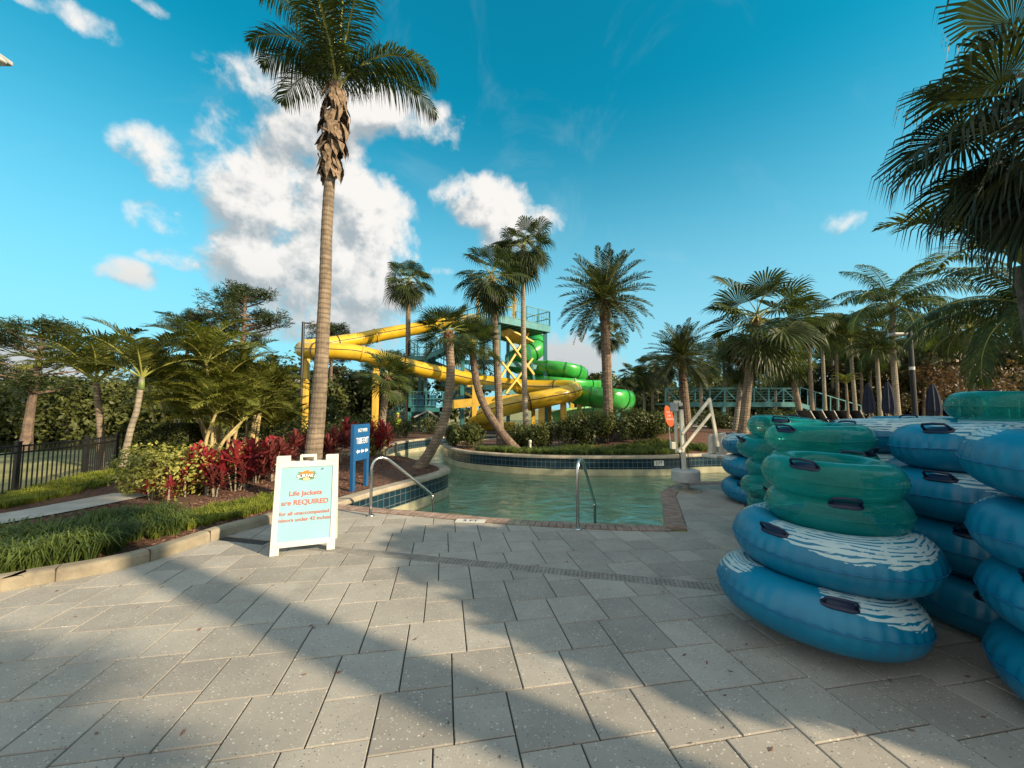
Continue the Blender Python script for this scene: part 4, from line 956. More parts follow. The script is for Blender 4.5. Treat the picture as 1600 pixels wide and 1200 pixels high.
# ---------------------------------------------------------------- pool lift
def lift():
    b = G(1072, 766); Y = b.y; t = thing('pool_lift', b, 'cream pool access lift with raised arms at the deck corner', 'pool lift'); A = lambda px, py, dy=0: at(px, py, Y+dy)-b
    mb = MB(); mb.lathe([(.27, 0), (.27, .012), (.10, .02), (.095, .03)], 28); mb.build('base_plate', CREAM, t)
    mb = MB(); mb.lathe([(.07, .02), (.07, .2)], 16); mb.build('socket', GREYP, t, smooth=True)
    z0 = A(1072, 752).z; z1 = A(1072, 734).z; mb = MB(); mb.lathe([(.25, z0), (.265, z0+.015), (.265, z1-.02), (.25, z1), (.1, z1+.01)], 32); bevel(mb.build('ballast_drum', GREYP, t), .01)
    mb = MB(); mb.beam(A(1069, 734), A(1064, 640), .07, .07); mb.beam(A(1057, 708, .06), A(1055, 636, .06), .05, .04); bevel(mb.build('mast', LIFTW, t), .006)
    mb = MB(); mb.box(A(1053, 636), (.13, .12, .17)); bevel(mb.build('battery_box', GREYP, t), .012)
    mb = MB(); mb.box(A(1058, 628), (.12, .09, .05)); mb.box(A(1063, 632, -.03), (.07, .08, .07)); bevel(mb.build('control_head', LIFTW, t), .01)
    mb = MB(); mb.box(A(1051, 696), (.08, .1, .14)); bevel(mb.build('motor', LIFTW, t), .01)
    for dz, nm in ((0, 0), (24, 0)):
        mb = MB()
        for dy in (-.045, .045): mb.beam(A(1066, 678+dz, dy), A(1108+dz*.1, 625+dz*.9, dy), .028, .055)
        bevel(mb.build('arm', LIFTW, t), .005)
    mb = MB(); mb.beam(A(1060, 706), A(1074, 690), .09, .05); mb.build('pivot_bracket', LIFTW, t)
    mb = MB(); mb.beam(A(1108, 622), A(1122, 698), .055, .045); bevel(mb.build('hanger', LIFTW, t), .005)
    mb = MB(); mb.tube([A(1066, 640, .05), A(1062, 705, .05), A(1064, 733, .05)], .012, 8); mb.tube([A(1071, 665, -.05), A(1077, 733, -.05)], .008, 8); mb.build('hose', BLACK, t)
    mb = MB(); mb.tube(crom([A(1120, 690), A(1124, 712), A(1129, 722), A(1140, 720)], 5), .017, 8); mb.build('seat_tube', STEEL, t, smooth=True)
    for (cx, cy, w, h, tl) in ((1113, 694, .20, .40, .05), (1129, 693, .20, .44, -.08)):
        mb = MB(); m = Matrix.Rotation(.5, 3, 'Z') @ Matrix.Rotation(tl, 3, 'Y'); mb.box(A(cx, cy, .15), (w, .08, h), M=m); bevel(mb.build('seat_shell', M('seat_plastic', (.55, .52, .46), .5, .08, 4, wear=.1), t), .035, 4)
    mb = MB(); mb.box(A(1118, 712, .1), (.42, .34, .06), rz=.5); bevel(mb.build('seat_pan', M('seat_plastic', (.5, .5, .5)), t), .02, 3)
lift()

# ---------------------------------------------------------------- inflatable tubes
def tube_mat():
    m = bpy.data.materials.new('blue_vinyl'); m.use_nodes = True; q = NT(m.node_tree); m.node_tree.nodes.clear()
    uv = q.n('ShaderNodeUVMap'); sp = q.n('ShaderNodeSeparateXYZ'); q.l(uv.outputs[0], sp.inputs[0]); U = sp.outputs[0]; Vv = sp.outputs[1]   # metres round, minor angle / 2pi
    tc = q.n('ShaderNodeTexCoord')
    mp = q.n('ShaderNodeMapping'); mp.inputs['Scale'].default_value = (4.4, 14, 1); q.l(uv.outputs[0], mp.inputs[0])
    mpa = q.n('ShaderNodeMapping'); mpa.inputs['Rotation'].default_value = (0, 0, .5); q.l(mp.outputs[0], mpa.inputs[0])
    ns = q.noise(mp.outputs[0], 1.9, 3, .5, 1.6); nb = q.noise(mp.outputs[0], 1.5, 4, .6, .5)
    per = 1.4703*1.0/1.0
    ph = q.m('FRACT', q.m('ADD', q.m('MULTIPLY', U, 2/2.639), .06))        # two prints round the tube
    edge = q.m('MULTIPLY', q.m('SUBTRACT', nb, .5), .16)
    inU = q.m('MULTIPLY', q.m('GREATER_THAN', q.m('ADD', ph, q.m('MULTIPLY', edge, .6)), .03), q.m('LESS_THAN', q.m('ADD', ph, q.m('MULTIPLY', edge, 1.2)), .76))
    # lower border rises towards the ends of the print
    lo = q.m('ADD', .055, q.m('MULTIPLY', q.m('POWER', q.m('ABSOLUTE', q.m('SUBTRACT', ph, .40)), 2.0), .6))
    inV = q.m('MULTIPLY', q.m('GREATER_THAN', q.m('ADD', Vv, edge), lo), q.m('LESS_THAN', q.m('ADD', Vv, edge), .29))
    reg = q.m('MULTIPLY', inU, inV)
    wv = q.n('ShaderNodeTexWave'); wv.wave_type = 'BANDS'; wv.bands_direction = 'Y'; wv.inputs['Scale'].default_value = .85; wv.inputs['Distortion'].default_value = 9; wv.inputs['Detail'].default_value = 2; wv.inputs['Detail Scale'].default_value = .9; q.l(mp.outputs[0], wv.inputs['Vector'])
    streak = q.m('MULTIPLY', q.m('GREATER_THAN', wv.outputs['Fac'], .70), q.m('GREATER_THAN', ns, .44))
    k = q.m('MULTIPLY', reg, q.m('SUBTRACT', 1.0, streak))
    base = q.mix(q.rng(q.noise(tc.outputs['Object'], 3, 4, .6), .3, .7), (.0, .135, .255), (.001, .18, .315))
    c = q.mix(k, base, (.40, .53, .55))
    p = q.n('ShaderNodeBsdfPrincipled'); q.l(c, p.inputs['Base Color']); p.inputs['Roughness'].default_value = .36
    bn = q.n('ShaderNodeBump'); bn.inputs['Strength'].default_value = .14; bn.inputs['Distance'].default_value = .006; q.l(q.noise(tc.outputs['Object'], 14, 3, .6, 1), bn.inputs['Height']); q.l(bn.outputs[0], p.inputs['Normal'])
    o = q.n('ShaderNodeOutputMaterial'); q.l(p.outputs[0], o.inputs[0]); return m
def green_mat():
    m = bpy.data.materials.new('green_vinyl'); m.use_nodes = True; q = NT(m.node_tree); m.node_tree.nodes.clear(); tc = q.n('ShaderNodeTexCoord')
    p = q.n('ShaderNodeBsdfPrincipled'); q.l(q.mix(q.rng(q.noise(tc.outputs['Object'], 4, 4, .6), .3, .7), (.006, .25, .23), (.02, .34, .31)), p.inputs['Base Color']); p.inputs['Roughness'].default_value = .16; p.inputs['Coat Weight'].default_value = .3
    bn = q.n('ShaderNodeBump'); bn.inputs['Strength'].default_value = .35; bn.inputs['Distance'].default_value = .006; q.l(q.noise(tc.outputs['Object'], 11, 3, .6, 1), bn.inputs['Height']); q.l(bn.outputs[0], p.inputs['Normal'])
    tr = q.n('ShaderNodeBsdfTransparent'); tr.inputs[0].default_value = (.40, .88, .84, 1); mx = q.n('ShaderNodeMixShader'); lw = q.n('ShaderNodeLayerWeight'); lw.inputs[0].default_value = .35
    q.l(q.m('ADD', .24, q.m('MULTIPLY', lw.outputs['Facing'], .62)), mx.inputs[0]); q.l(tr.outputs[0], mx.inputs[1]); q.l(p.outputs[0], mx.inputs[2])
    o = q.n('ShaderNodeOutputMaterial'); q.l(mx.outputs[0], o.inputs[0]); return m
BLUEV, GREENV = tube_mat(), green_mat()
def torus(Rm, rm, N, Mi, pleat, np_, amp=1.0, sq=1.0):
    mb = MB(); mb.uv = []
    for i in range(N+1):
        a = 2*pi*i/N
        for k in range(Mi+1):
            ph = 2*pi*k/Mi; e = max(0, cos(ph))**6; r_ = rm*(1-pleat*e*(.5+.5*cos(a*np_+sin(a*7)*.8))); R_i = Rm+r_*cos(ph)*(1.0 if cos(ph) > 0 else .95)
            mb.v.append((R_i*cos(a), R_i*sin(a), r_*sin(ph)*sq)); mb.uv.append((a*Rm, k/Mi))
    for i in range(N):
        for k in range(Mi): b = i*(Mi+1)+k; mb.f.append((b, b+Mi+1, b+Mi+2, b+1))
    return mb
def make_tube(name, Rm, rm, mat, hmat, pleat, hs, sq=.95):
    t = bpy.data.objects.new(name, None); link(t); t.empty_display_size = .1
    torus(Rm, rm, 168, 30, pleat, 42, sq=sq).build('ring', mat, t, smooth=True)
    sb = MB(); r = random.Random(5); n = 168
    P = []
    for i in range(n+1):
        a = 2*pi*(i % n)/n; rr = Rm+rm*1.002+.0035*sin(a*63)*.5; P.append(V((rr*cos(a), rr*sin(a), .0025*sin(a*51+1))))
    sb.tube(P, .0048, 5, caps=False); sb.build('seam', mat if mat is GREENV else M('blue_seam', (.006, .12, .27), .4, .1, 5), t, smooth=True)
    for a in hs:
        a = R_(a); h = V((cos(a), sin(a), 0)); tg = V((-sin(a), cos(a), 0)); ph = R_(48); nrm = h*cos(ph)+V((0, 0, sin(ph)*1)); c = h*Rm+nrm*rm*.97; bt = nrm.cross(tg)
        mb = MB(); m = Matrix((tg, bt, nrm)).transposed()
        n1 = 24; b = len(mb.v)
        for ring, (s, z) in enumerate(((1, .001), (.96, .009), (.7, .013), (.01, .014))):
            for k in range(n1):
                q_ = 2*pi*k/n1; x = .098*s*math.copysign(abs(cos(q_))**.7, cos(q_)); y = .036*s*math.copysign(abs(sin(q_))**.8, sin(q_)); p = V((x, y, z-(x*x)/(2*(Rm+rm*.67))*.9-(y*y)/(2*rm)*.9)); mb.v.append(tuple(c+m@p))
        for g in range(3):
            for k in range(n1): mb.f.append((b+g*n1+k, b+g*n1+(k+1) % n1, b+(g+1)*n1+(k+1) % n1, b+(g+1)*n1+k))
        hd = mb.build('handle', hmat, t, smooth=True)
        lb = MB(); lb.tube([c+m@V(p) for p in ((-.080, 0, .0), (-.078, 0, .04), (-.066, 0, .060), (0, 0, .066), (.066, 0, .060), (.078, 0, .04), (.080, 0, .0))], .0095, 8); lb.build('grip', hmat, hd, smooth=True)
    return t
protoB = make_tube('blue_float_tube', .42, .19, BLUEV, NAVY, .06, (4, 184)); protoG = make_tube('green_float_tube', .30, .135, GREENV, NAVY, .03, (20, 200), 1.0)
used = {}
def put_tube(kind, x, y, z, rot, tilt, label, scale=1.0):
    p = protoB if kind == 'b' else protoG
    t = p if kind not in used else copy_tree(p)
    used[kind] = 1; t.location = (x, y, z); t.scale = (scale,)*3; m = Matrix.Rotation(R_(tilt[0]), 3, V((cos(R_(tilt[1])), sin(R_(tilt[1])), 0))) @ Matrix.Rotation(R_(rot), 3, 'Z'); t.rotation_euler = m.to_euler()
    tag(t, label, 'float tube', 'stacked blue river tubes' if kind == 'b' else 'stacked green river tubes')
Z = lambda k: .185+.375*k
put_tube('b', 2.19, 2.90, .245, -118, (6, 100), 'bottom blue tube of the front stack, lying on the paving')
put_tube('b', 2.36, 2.95, .605, -165, (2, 20), 'blue tube with white wave print just beneath the two front green tubes')
put_tube('g', 2.44, 2.97, .865, -140, (1, 0), 'lower of the two green tubes on top of the front stack')
put_tube('g', 2.42, 2.97, 1.10, 190, (3, 20), 'topmost green tube of the front stack')
ords = ['bottom', 'second from bottom', 'third from bottom', 'fourth from bottom', 'fifth from bottom', 'topmost']
for k in range(6): put_tube('g', 3.08+.05*sin(k*2.1), 3.88+.04*cos(k*3), .14+.235*k, 150+k*77, (2, k*60), '%s green tube in the stack right behind the front stack' % ords[k])
for k in range(6): put_tube('g', 3.42+.07*sin(k*2.7), 4.92+.05*cos(k*2), .14+.245*k, 100+k*57, (5, k*80), '%s green tube in the farthest, leftmost green stack' % ords[k])
for k in range(3): put_tube('b', 4.33+.02*k, 6.78, .20+.385*k, 205+k*40, (3, 60*k), '%s blue tube of the short stack nearest the pool lift' % ['bottom', 'middle', 'top'][k])
for k in range(4): put_tube('b', 3.70+[.0, .02, -.04, .04][k], 2.98, .19+.375*k, [-150, -160, -170, -175][k], (3 if k == 3 else 2, 70*k), '%s blue tube of the stack between front stack and right edge stack' % ['bottom', 'second lowest', 'second highest', 'top'][k])
for k in range(4): put_tube('b', 4.30+.05*sin(k*2), 4.35, .19+.375*k, 180+k*50, (2, 70*k), '%s blue tube of the stack behind the upper green tubes' % ['bottom', 'second lowest', 'second highest', 'top'][k])
for k in range(4): put_tube('b', 5.6, 5.3, .19+.375*k, 180+k*70, (2, 50*k), '%s blue tube of the farthest stack behind the green tubes' % ['bottom', 'second lowest', 'second highest', 'top'][k])
for k in range(4): put_tube('b', 4.95, 3.75, .19+.375*k, 90+k*70, (2, 50*k), '%s blue tube of the stack carrying the lone green tube' % ['bottom', 'second lowest', 'second highest', 'top'][k])
put_tube('g', 4.85, 3.7, 1.625, 40, (2, 0), 'lone pale green tube highest of all at the right edge', 1.08)
for k in range(4): put_tube('b', 3.15+[.05, .03, .0, -.02][k], 1.92, .19+.375*k, [-190, -188, -175, -150][k], (3, 110*k), '%s blue tube of the stack cut by the right edge' % ['bottom', 'second lowest', 'second highest', 'top'][k])

# ---------------------------------------------------------------- water slides
def frames(P):
    out = []
    for i, p in enumerate(P):
        t = (P[min(i+1, len(P)-1)]-P[max(i-1, 0)]).normalized(); s = t.cross(V((0, 0, 1))).normalized(); out.append((p, t, s, s.cross(t)))
    return out
def flume(mb, P, rad, a0, a1, n=18, th=.0, bank=0):
    """sweep of the arc a0..a1 (0 = right side, -90 = bottom) along P"""
    F = frames(P); b = len(mb.v)
    if a1-a0 >= 359:
        for p, t, s, u in F:
            for k in range(n): a = R_(360*k/n); mb.v.append(tuple(p+(s*cos(a)+u*sin(a))*rad))
        for i in range(len(F)-1):
            for k in range(n): k2 = (k+1) % n; mb.f.append((b+i*n+k, b+i*n+k2, b+(i+1)*n+k2, b+(i+1)*n+k))
        return
    m = 2*(n+1)
    for p, t, s, u in F:
        for rr in (rad, rad-.05):
            for k in range(n+1):
                a = R_(a0+(a1-a0)*k/n+bank); mb.v.append(tuple(p+(s*cos(a)+u*sin(a))*rr))
    for i in range(len(F)-1):
        for k in range(n):
            mb.f.append((b+i*m+k, b+i*m+k+1, b+(i+1)*m+k+1, b+(i+1)*m+k)); q_ = n+1; mb.f.append((b+i*m+q_+k+1, b+i*m+q_+k, b+(i+1)*m+q_+k, b+(i+1)*m+q_+k+1))
        mb.f.append((b+i*m, b+(i+1)*m, b+(i+1)*m+n+1, b+i*m+n+1)); mb.f.append((b+i*m+n, b+i*m+2*n+1, b+(i+1)*m+2*n+1, b+(i+1)*m+n))
def ringpart(parent, P, i, rad, mat, a0=0, a1=360, w=.07, name='flange', th=.06):
    F = frames(P); p, t, s, u = F[i]; mb = MB(); n = 24; full = a1-a0 >= 359; m = n if full else n+1; b = 0
    for k in range(m):
        a = R_(a0+(a1-a0)*k/n); d = s*cos(a)+u*sin(a)
        for dt, rr in ((-w, rad-.02), (-w, rad+th), (w, rad+th), (w, rad-.02)): mb.v.append(tuple(p+t*dt+d*rr))
    for k in range(n if full else n):
        k2 = (k+1) % m
        for j in range(4): mb.f.append((k*4+j, k*4+(j+1) % 4, k2*4+(j+1) % 4, k2*4+j))
    mb.build(name, mat, parent)
YO = at(588, 660, 25); YO.z = 0
t = thing('yellow_water_slide', YO, 'yellow enclosed tube slide winding down from the tower', 'water slide')
ctrl = [(745, 500, 31.5), (700, 503, 31.5), (652, 513, 31), (600, 522, 29.8), (555, 531, 28.5), (510, 538, 27.2), (484, 542, 26), (474, 546, 24.6), (490, 548.5, 23.7), (525, 549, 23.8), (560, 552, 24.4), (605, 563, 25.2), (650, 575, 26), (705, 587, 26.6), (755, 597, 26.6), (810, 604, 26.2), (855, 606, 25.6), (884, 606, 24.8), (897, 610, 23.8), (882, 616, 22.8), (850, 623, 22.4), (810, 631, 22.3), (778, 640, 22.8), (755, 650, 23.8)]
P = [p-YO for p in crom([at(*c) for c in ctrl], 7)]
mb = MB(); flume(mb, P, .51, 0, 360, 22); body = mb.build('slide_tube', YEL, t, smooth=True)
mb = MB(); F = frames(P)
for sg in (-1, 1):
    pts = [p+s*sg*.515*cos(R_(8))+u*.515*sin(R_(8)) for p, t_, s, u in F]; mb.tube(pts, .028, 4)
mb.build('seam', SEAM, t)
acc = 0; k = 0
for i in range(1, len(P)):
    acc += (P[i]-P[i-1]).length
    if acc > 2.6: acc = 0; k += 1; ringpart(t, P, i, .51, YEL if k % 2 else SEAM, w=.05 if k % 2 else .03, th=.05)
ctrl = [(755, 650, 23.8), (744, 655, 24.6), (752, 660, 25), (775, 661, 24.6), (800, 660, 24.2)]
P2 = [p-YO for p in crom([at(*c) for c in ctrl], 6)]; mb = MB(); flume(mb, P2, .51, -185, 5, 14); mb.build('exit_flume', YEL, t, smooth=True)
for px, py, Y in ((479, 552, 25.0), (588, 566, 25.1), (742, 602, 25.6), (846, 632, 22.4), (880, 620, 23.0), (880, 610, 25.2)):
    a = at(px, py, Y)-YO; mb = MB(); mb.box((a.x, a.y, a.z/2), (.34, .34, a.z)); mb.box((a.x, a.y, .04), (.7, .7, .12)); bevel(mb.build('support_post', YST, t), .02)
    mb = MB(); mb.beam(a+V((-.5, 0, -.05)), a+V((.5, 0, -.05)), .2, .12); mb.build('cradle', YST, t)
mb = MB(); a = at(492, 600, 24.5)-YO; mb.tube([at(494, 556, 23.8)-YO, at(494, 590, 23.9)-YO, at(494, 660, 24)-YO], .06, 8); mb.build('drain_pipe', YST, t)

GO = V((4, 25, 0)); t = thing('green_water_slide', GO, 'green open water slide curling down right of the tower', 'water slide')
ctrl = [(790, 520, 31), (815, 525, 30.5), (836, 533, 29.6), (838, 545, 28.6), (818, 556, 28.2), (800, 563, 29)]
P = [p-GO for p in crom([at(*c) for c in ctrl], 7)]; mb = MB(); flume(mb, P, .72, 0, 360, 20); mb.build('slide_tube', GRN, t, smooth=True)
for i in range(4, len(P), 4): ringpart(t, P, i, .72, GRND, w=.05, th=.05)
def opens(ctrl, rad, a0, a1, mat, step=5, inner=None):
    P = [p-GO for p in crom([at(*c) for c in ctrl], 7)]; mb = MB(); flume(mb, P, rad, a0, a1, 16); mb.build('flume', mat, t, smooth=True)
    for i in range(3, len(P)-1, step): ringpart(t, P, i, rad, GRND if mat is GRN else GRNL, a0, a1, w=.045, th=.05)
opens([(800, 566, 29), (830, 571, 27.6), (865, 572, 26.6), (890, 577, 26.6), (902, 584, 27.6), (890, 590, 29.4), (855, 588, 30.5), (825, 590, 30)], .72, -205, 25, GRN)
opens([(825, 590, 30), (840, 592, 28), (870, 596, 26.6), (905, 600, 27), (925, 600, 28.5)], .75, -200, 20, GRN)
opens([(870, 606, 27.5), (900, 612, 25.4), (935, 617, 24.2), (960, 621, 24.2), (972, 624, 25.4), (968, 628, 27), (945, 632, 28)], .82, -205, 35, GRN)
opens([(948, 634, 28), (915, 638, 27), (893, 640, 25.5), (870, 645, 25)], .8, -185, 5, GRNL)
for px, py, Y in ((858, 580, 26.8), (893, 588, 27.2), (905, 622, 25.0), (965, 630, 25), (833, 590, 28.5)):
    a = at(px, py, Y)-GO; mb = MB(); mb.box((a.x, a.y, a.z/2), (.28, .28, a.z)); bevel(mb.build('support_post', YST if px != 965 else TEALL, t), .02)

# ---------------------------------------------------------------- slide tower
def tower():
    o = V((0, 27, 0)); t = thing('slide_tower', o, 'teal steel slide tower with stairs, decks and yellow braces', 'tower')
    z = 7.15; A, B = at(781, 493, 23.3), at(859, 508, 26.3); A.z = B.z = z; u = (B-A).normalized(); v = V((-u.y, u.x, 0)); Cc, D = B+v*4.6, A+v*4.6+u*-0.0
    L = lambda p: V(p)-o
    mb = MB(); mb.box(L((A+Cc)/2), ((B-A).length, 4.6, .12), rz=atan2(u.y, u.x)); mb.build('upper_deck', TEAL, t)
    mb = MB()
    for p, q_ in ((A, B), (B, Cc), (Cc, D), (D, A)): mb.beam(L(p)+V((0, 0, -.05)), L(q_)+V((0, 0, -.05)), .12, .42)
    for k in range(1, 9): p = A.lerp(B, k/9); mb.beam(L(p)+V((0, 0, -.16)), L(p+v*4.6)+V((0, 0, -.16)), .1, .2)
    mb.build('deck_beams', TEALL, t)
    def railing(p, q_, hh=1.1, mat=TEALL, name='railing', n=None):
        p, q_ = V(p), V(q_); mb = MB(); m = n or max(2, int((q_-p).length/1.1))
        for k in range(m+1): a = p.lerp(q_, k/m); mb.beam(L(a), L(a)+V((0, 0, hh)), .06)
        for zz in (hh, hh*.55, .12): mb.beam(L(p)+V((0, 0, zz)), L(q_)+V((0, 0, zz)), .05)
        nn = int((q_-p).length/.22)
        for k in range(nn): a = p.lerp(q_, (k+.5)/nn); mb.beam(L(a)+V((0, 0, .12)), L(a)+V((0, 0, hh)), .016)
        mb.build(name, mat, t)
    up = V((0, 0, .1))
    railing(A+up, B+up); railing(B+up, Cc+up); railing(Cc+up, D+up); railing(D+up, A+up)
    # columns
    cols = [A+u*.15+v*.3, B-u*.15+v*.3, A+v*4.2+u*.15, B+v*4.2-u*.15]
    for i, c in enumerate(cols):
        mb = MB(); mb.box(L(V((c.x, c.y, z/2))), (.26, .26, z)); mb.build('column', TEAL if i != 0 else TEALL, t)
    # entry frame on the deck
    for c, h in ((A+u*.1+v*.4, 2.1), (A+u*1.5+v*.4, 2.1), (A+u*2.0+v*.8, 1.9), (A+u*.1+v*2.4, 2.1), (A+u*1.5+v*2.4, 2.1)):
        mb = MB(); mb.box(L(V((c.x, c.y, z+h/2))), (.16, .16, h)); mb.build('canopy_post', YST, t)
    mb = MB(); a, b = A+u*.1+v*.4, A+u*1.5+v*.4; mb.beam(L(a)+V((0, 0, 2.1)), L(b)+V((0, 0, 2.1)), .14); mb.beam(L(a)+V((0, 0, 1.0)), L(b)+V((0, 0, 1.0)), .10); mb.beam(L(a+v*2)+V((0, 0, 2.1)), L(b+v*2)+V((0, 0, 2.1)), .14); mb.build('canopy_beam', YST, t)
    # yellow chute starting under the deck
    p0, p1 = at(787, 517, 25), at(822, 536, 26.5); mb = MB(); mb.box(L((p0+p1)/2), (2.1, 1.6, .10), M=(Matrix.Rotation(.55, 3, 'Z') @ Matrix.Rotation(.33, 3, 'Y'))); mb.build('chute_panel', YEL, t)
    # braces
    for (a, b, c_) in (((786, 520, 25), (834, 585, 26), YST), ((826, 520, 26), (782, 590, 25), YST), ((784, 566, 25), (828, 620, 26), YST), ((832, 560, 26), (790, 615, 25), YST), ((700, 560, 27), (775, 610, 26), YST), ((775, 545, 26), (700, 620, 27), YST), ((705, 600, 27), (770, 640, 26), YST), ((826, 540, 26), (836, 600, 26.5), TEALL)):
        mb = MB(); mb.beam(L(at(*a)), L(at(*b)), .15, .12); mb.build('brace', c_, t)
    for (a, b) in (((775, 566, 25.5), (838, 574, 26.5)), ((775, 612, 25.5), (838, 614, 26.5)), ((700, 566, 27.5), (778, 566, 25.5)), ((690, 600, 27.5), (775, 606, 25.5))):
        mb = MB(); mb.beam(L(at(*a)), L(at(*b)), .2, .3); mb.build('cross_beam', TEALL, t)
    # stairs: zig-zag flights on the left
    def deck(x0, x1, y0, y1, zz): mb = MB(); mb.box(L(V(((x0+x1)/2, (y0+y1)/2, zz))), (x1-x0, y1-y0, .3)); mb.build('landing', TEAL, t)
    def flight(p, q_, w=1.3):
        p, q_ = V(p), V(q_); mb = MB()
        for dy in (-w/2, w/2): mb.beam(L(p+V((0, dy, -.05))), L(q_+V((0, dy, -.05))), .07, .34)
        n = int(abs(q_.z-p.z)/.19)
        for k in range(n): a = p.lerp(q_, (k+.5)/n); mb.box(L(a), (.3, w, .04))
        mb.build('stair_flight', TEAL, t)
        for dy in (-w/2, w/2): railing(p+V((0, dy, 0)), q_+V((0, dy, 0)), 1.05, n=4)
    xl, xr = -7.2, -2.2; zA, zM, zB = 1.55, 3.4, 5.15
    deck(xl, xl+2.4, 26.6, 29.6, zA); deck(xr-.2, xr+2.0, 26.6, 29.6, zM); deck(xl, xl+1.2, 26.6, 29.6, zB)
    flight((xl+2.4, 27.3, zA+.1), (xr, 27.3, zM)); flight((xr, 28.9, zM+.1), (xl+1.2, 28.9, zB)); flight((xl+1.2, 27.3, zB+.1), (xr+.2, 27.3, z-.1)); flight((xl+.2, 28.9, zA), (xl-2.4, 28.9, .1))
    railing((xl, 26.6, zA+.15), (xl+2.4, 26.6, zA+.15)); railing((xl, 26.6, zB+.15), (xl+1.2, 26.6, zB+.15)); railing((xl, 26.6, zA+.15), (xl, 29.6, zA+.15)); railing((xl, 26.6, zB+.15), (xl, 29.6, zB+.15))
    deck(xr, xr+2.2, 26.6, 28.4, z)
    for x, y, h in ((xl+.1, 26.7, zB), (xl+2.3, 26.7, zA+.2), (xl+.1, 29.5, zB), (xl+1.15, 26.8, zB), (xr, 26.7, z), (xr, 29.5, z), (xr+1.9, 26.7, z)):
        mb = MB(); mb.box(L(V((x, y, h/2))), (.2, .2, h)); mb.build('column', TEAL, t)
    mb = MB(); mb.box(L(V((xl+.75, 26.72, zA+.62))), (.9, .04, .8)); mb.box(L(V((xl+1.7, 26.72, zA+.62))), (.5, .04, .8)); mb.build('side_panel', M('blue_panel', (.02, .12, .20), .5, .2, 3), t)
    mb = MB()
    for a, b in (((647, 652), (668, 642)), ((668, 642), (688, 655))): mb.beam(L(at(a[0], a[1], 26.5)), L(at(b[0], b[1], 26.5)), .1)
    mb.build('brace', GREYP, t)
    # yellow panel walkway beneath
    p0, p1 = at(706, 632, 25.5), at(812, 622, 25.5); mb = MB(); mb.beam(L(p0), L(p1), .12, .55); mb.build('yellow_walkway_rail', YST, t)
tower()

# ---------------------------------------------------------------- bridge
def bridge():
    Y = 27; o = V((14, Y, 0)); t = thing('truss_bridge', o, 'teal steel truss footbridge with stairs at its right end', 'bridge'); L = lambda px, py, dy=0: at(px, py, Y+dy)-o
    for dy in (0, 2.0):
        mb = MB(); mb.beam(L(1040, 632, dy), L(1247, 632, dy), .14, .34); mb.beam(L(1040, 607, dy), L(1247, 607, dy), .10, .12); mb.build('truss_chord', TEAL, t)
        mb = MB(); n = 9
        for k in range(n+1): px = 1040+207*k/n; mb.beam(L(px, 630, dy), L(px, 607, dy), .08)
        for k in range(n): a, b = 1040+207*k/n, 1040+207*(k+1)/n; a, b = (a, b) if k % 2 else (b, a); mb.beam(L(a, 630, dy), L(b, 607, dy), .06)
        for k in range(4): mb.beam(L(1040, 612+4*k, dy), L(1247, 612+4*k, dy), .022)
        mb.build('truss_web', TEALL, t)
    mb = MB(); a, b = L(1040, 631), L(1247, 631); mb.box(((a.x+b.x)/2, 1.0, a.z), (b.x-a.x, 2.0, .08)); mb.build('bridge_deck', TEAL, t)
    for px in (1042, 1130, 1246):
        for dy in (0, 2): mb = MB(); a = L(px, 632, dy); mb.box((a.x, a.y, a.z/2), (.22, .22, a.z)); mb.build('pier', TEAL, t)
    for dy in (0, 2.0):
        mb = MB(); mb.beam(L(1247, 632, dy), L(1345, 662, dy), .08, .3); mb.beam(L(1250, 605, dy), L(1345, 634, dy), .06)
        for k in range(9): px = 1250+95*k/8; mb.beam(L(px, 632+30*k/8, dy), L(px, 605+29*k/8, dy), .05)
        mb.build('stair_railing', TEALL, t)
    mb = MB(); a, b = L(1247, 632), L(1345, 662)
    for k in range(12): p = a.lerp(b, (k+.5)/12); mb.box((p.x, 1.0, p.z), (.32, 2, .05))
    mb.build('stair_treads', TEAL, t)
bridge()

# ---------------------------------------------------------------- lamp posts
def lamp(base, top, arm, label, r0=.055, box=None):
    base, top = V(base), V(top); t = thing('lamp_post', base, label, 'lamp post'); e = top-base; mb = MB()
    mb.tube([V((0, 0, 0)), V((0, 0, .05)), V((0, 0, .06)), V((0, 0, e.z))], [r0*2.2, r0*2.2, r0*1.2, r0], 12); mb.build('pole', BLACK, t, smooth=False)
    mb = MB(); a = V(arm); mb.beam(V((0, 0, e.z-.06)), V((0, 0, e.z-.06))+a, .05); mb.build('arm', BLACK, t)
    mb = MB(); c = V((0, 0, e.z-.1))+a; mb.box(c, (.5, .3, .08)); hd = bevel(mb.build('lamp_head', GREYP, t), .02)
    if box:
        mb = MB(); mb.box(V((box[1], -.06, box[0])), (.2, .16, .14)); mb.box(V((-.12+box[1], -.06, box[0]-.03)), (.12, .1, .1)); bevel(mb.build('camera_box', WHITE, t), .02)
    return t
lamp(pz(470, 18, 0), at(470, 503, 18), (.7, 0, 0), 'black lamp pole with white camera box beside the yellow slide bend', .065, box=(at(467, 596, 18).z, -.12))
lt = lamp(pz(1436, 14.5, .3), (pz(1420, 14.5).x, 14.5, at(1418, 506, 14.5).z-.0), (-.45, 0, 0), 'black lamp post with short arm in front of the right wood', .075)
lt.location.x = (1428-800)/600*14.5; lt.location.z = 0
mb = MB(); mb.lathe([(.085, 0), (.085, .12)], 12); o = mb.build('band', WHITE, lt); o.location = (0, 0, at(1430, 578, 14.5).z)
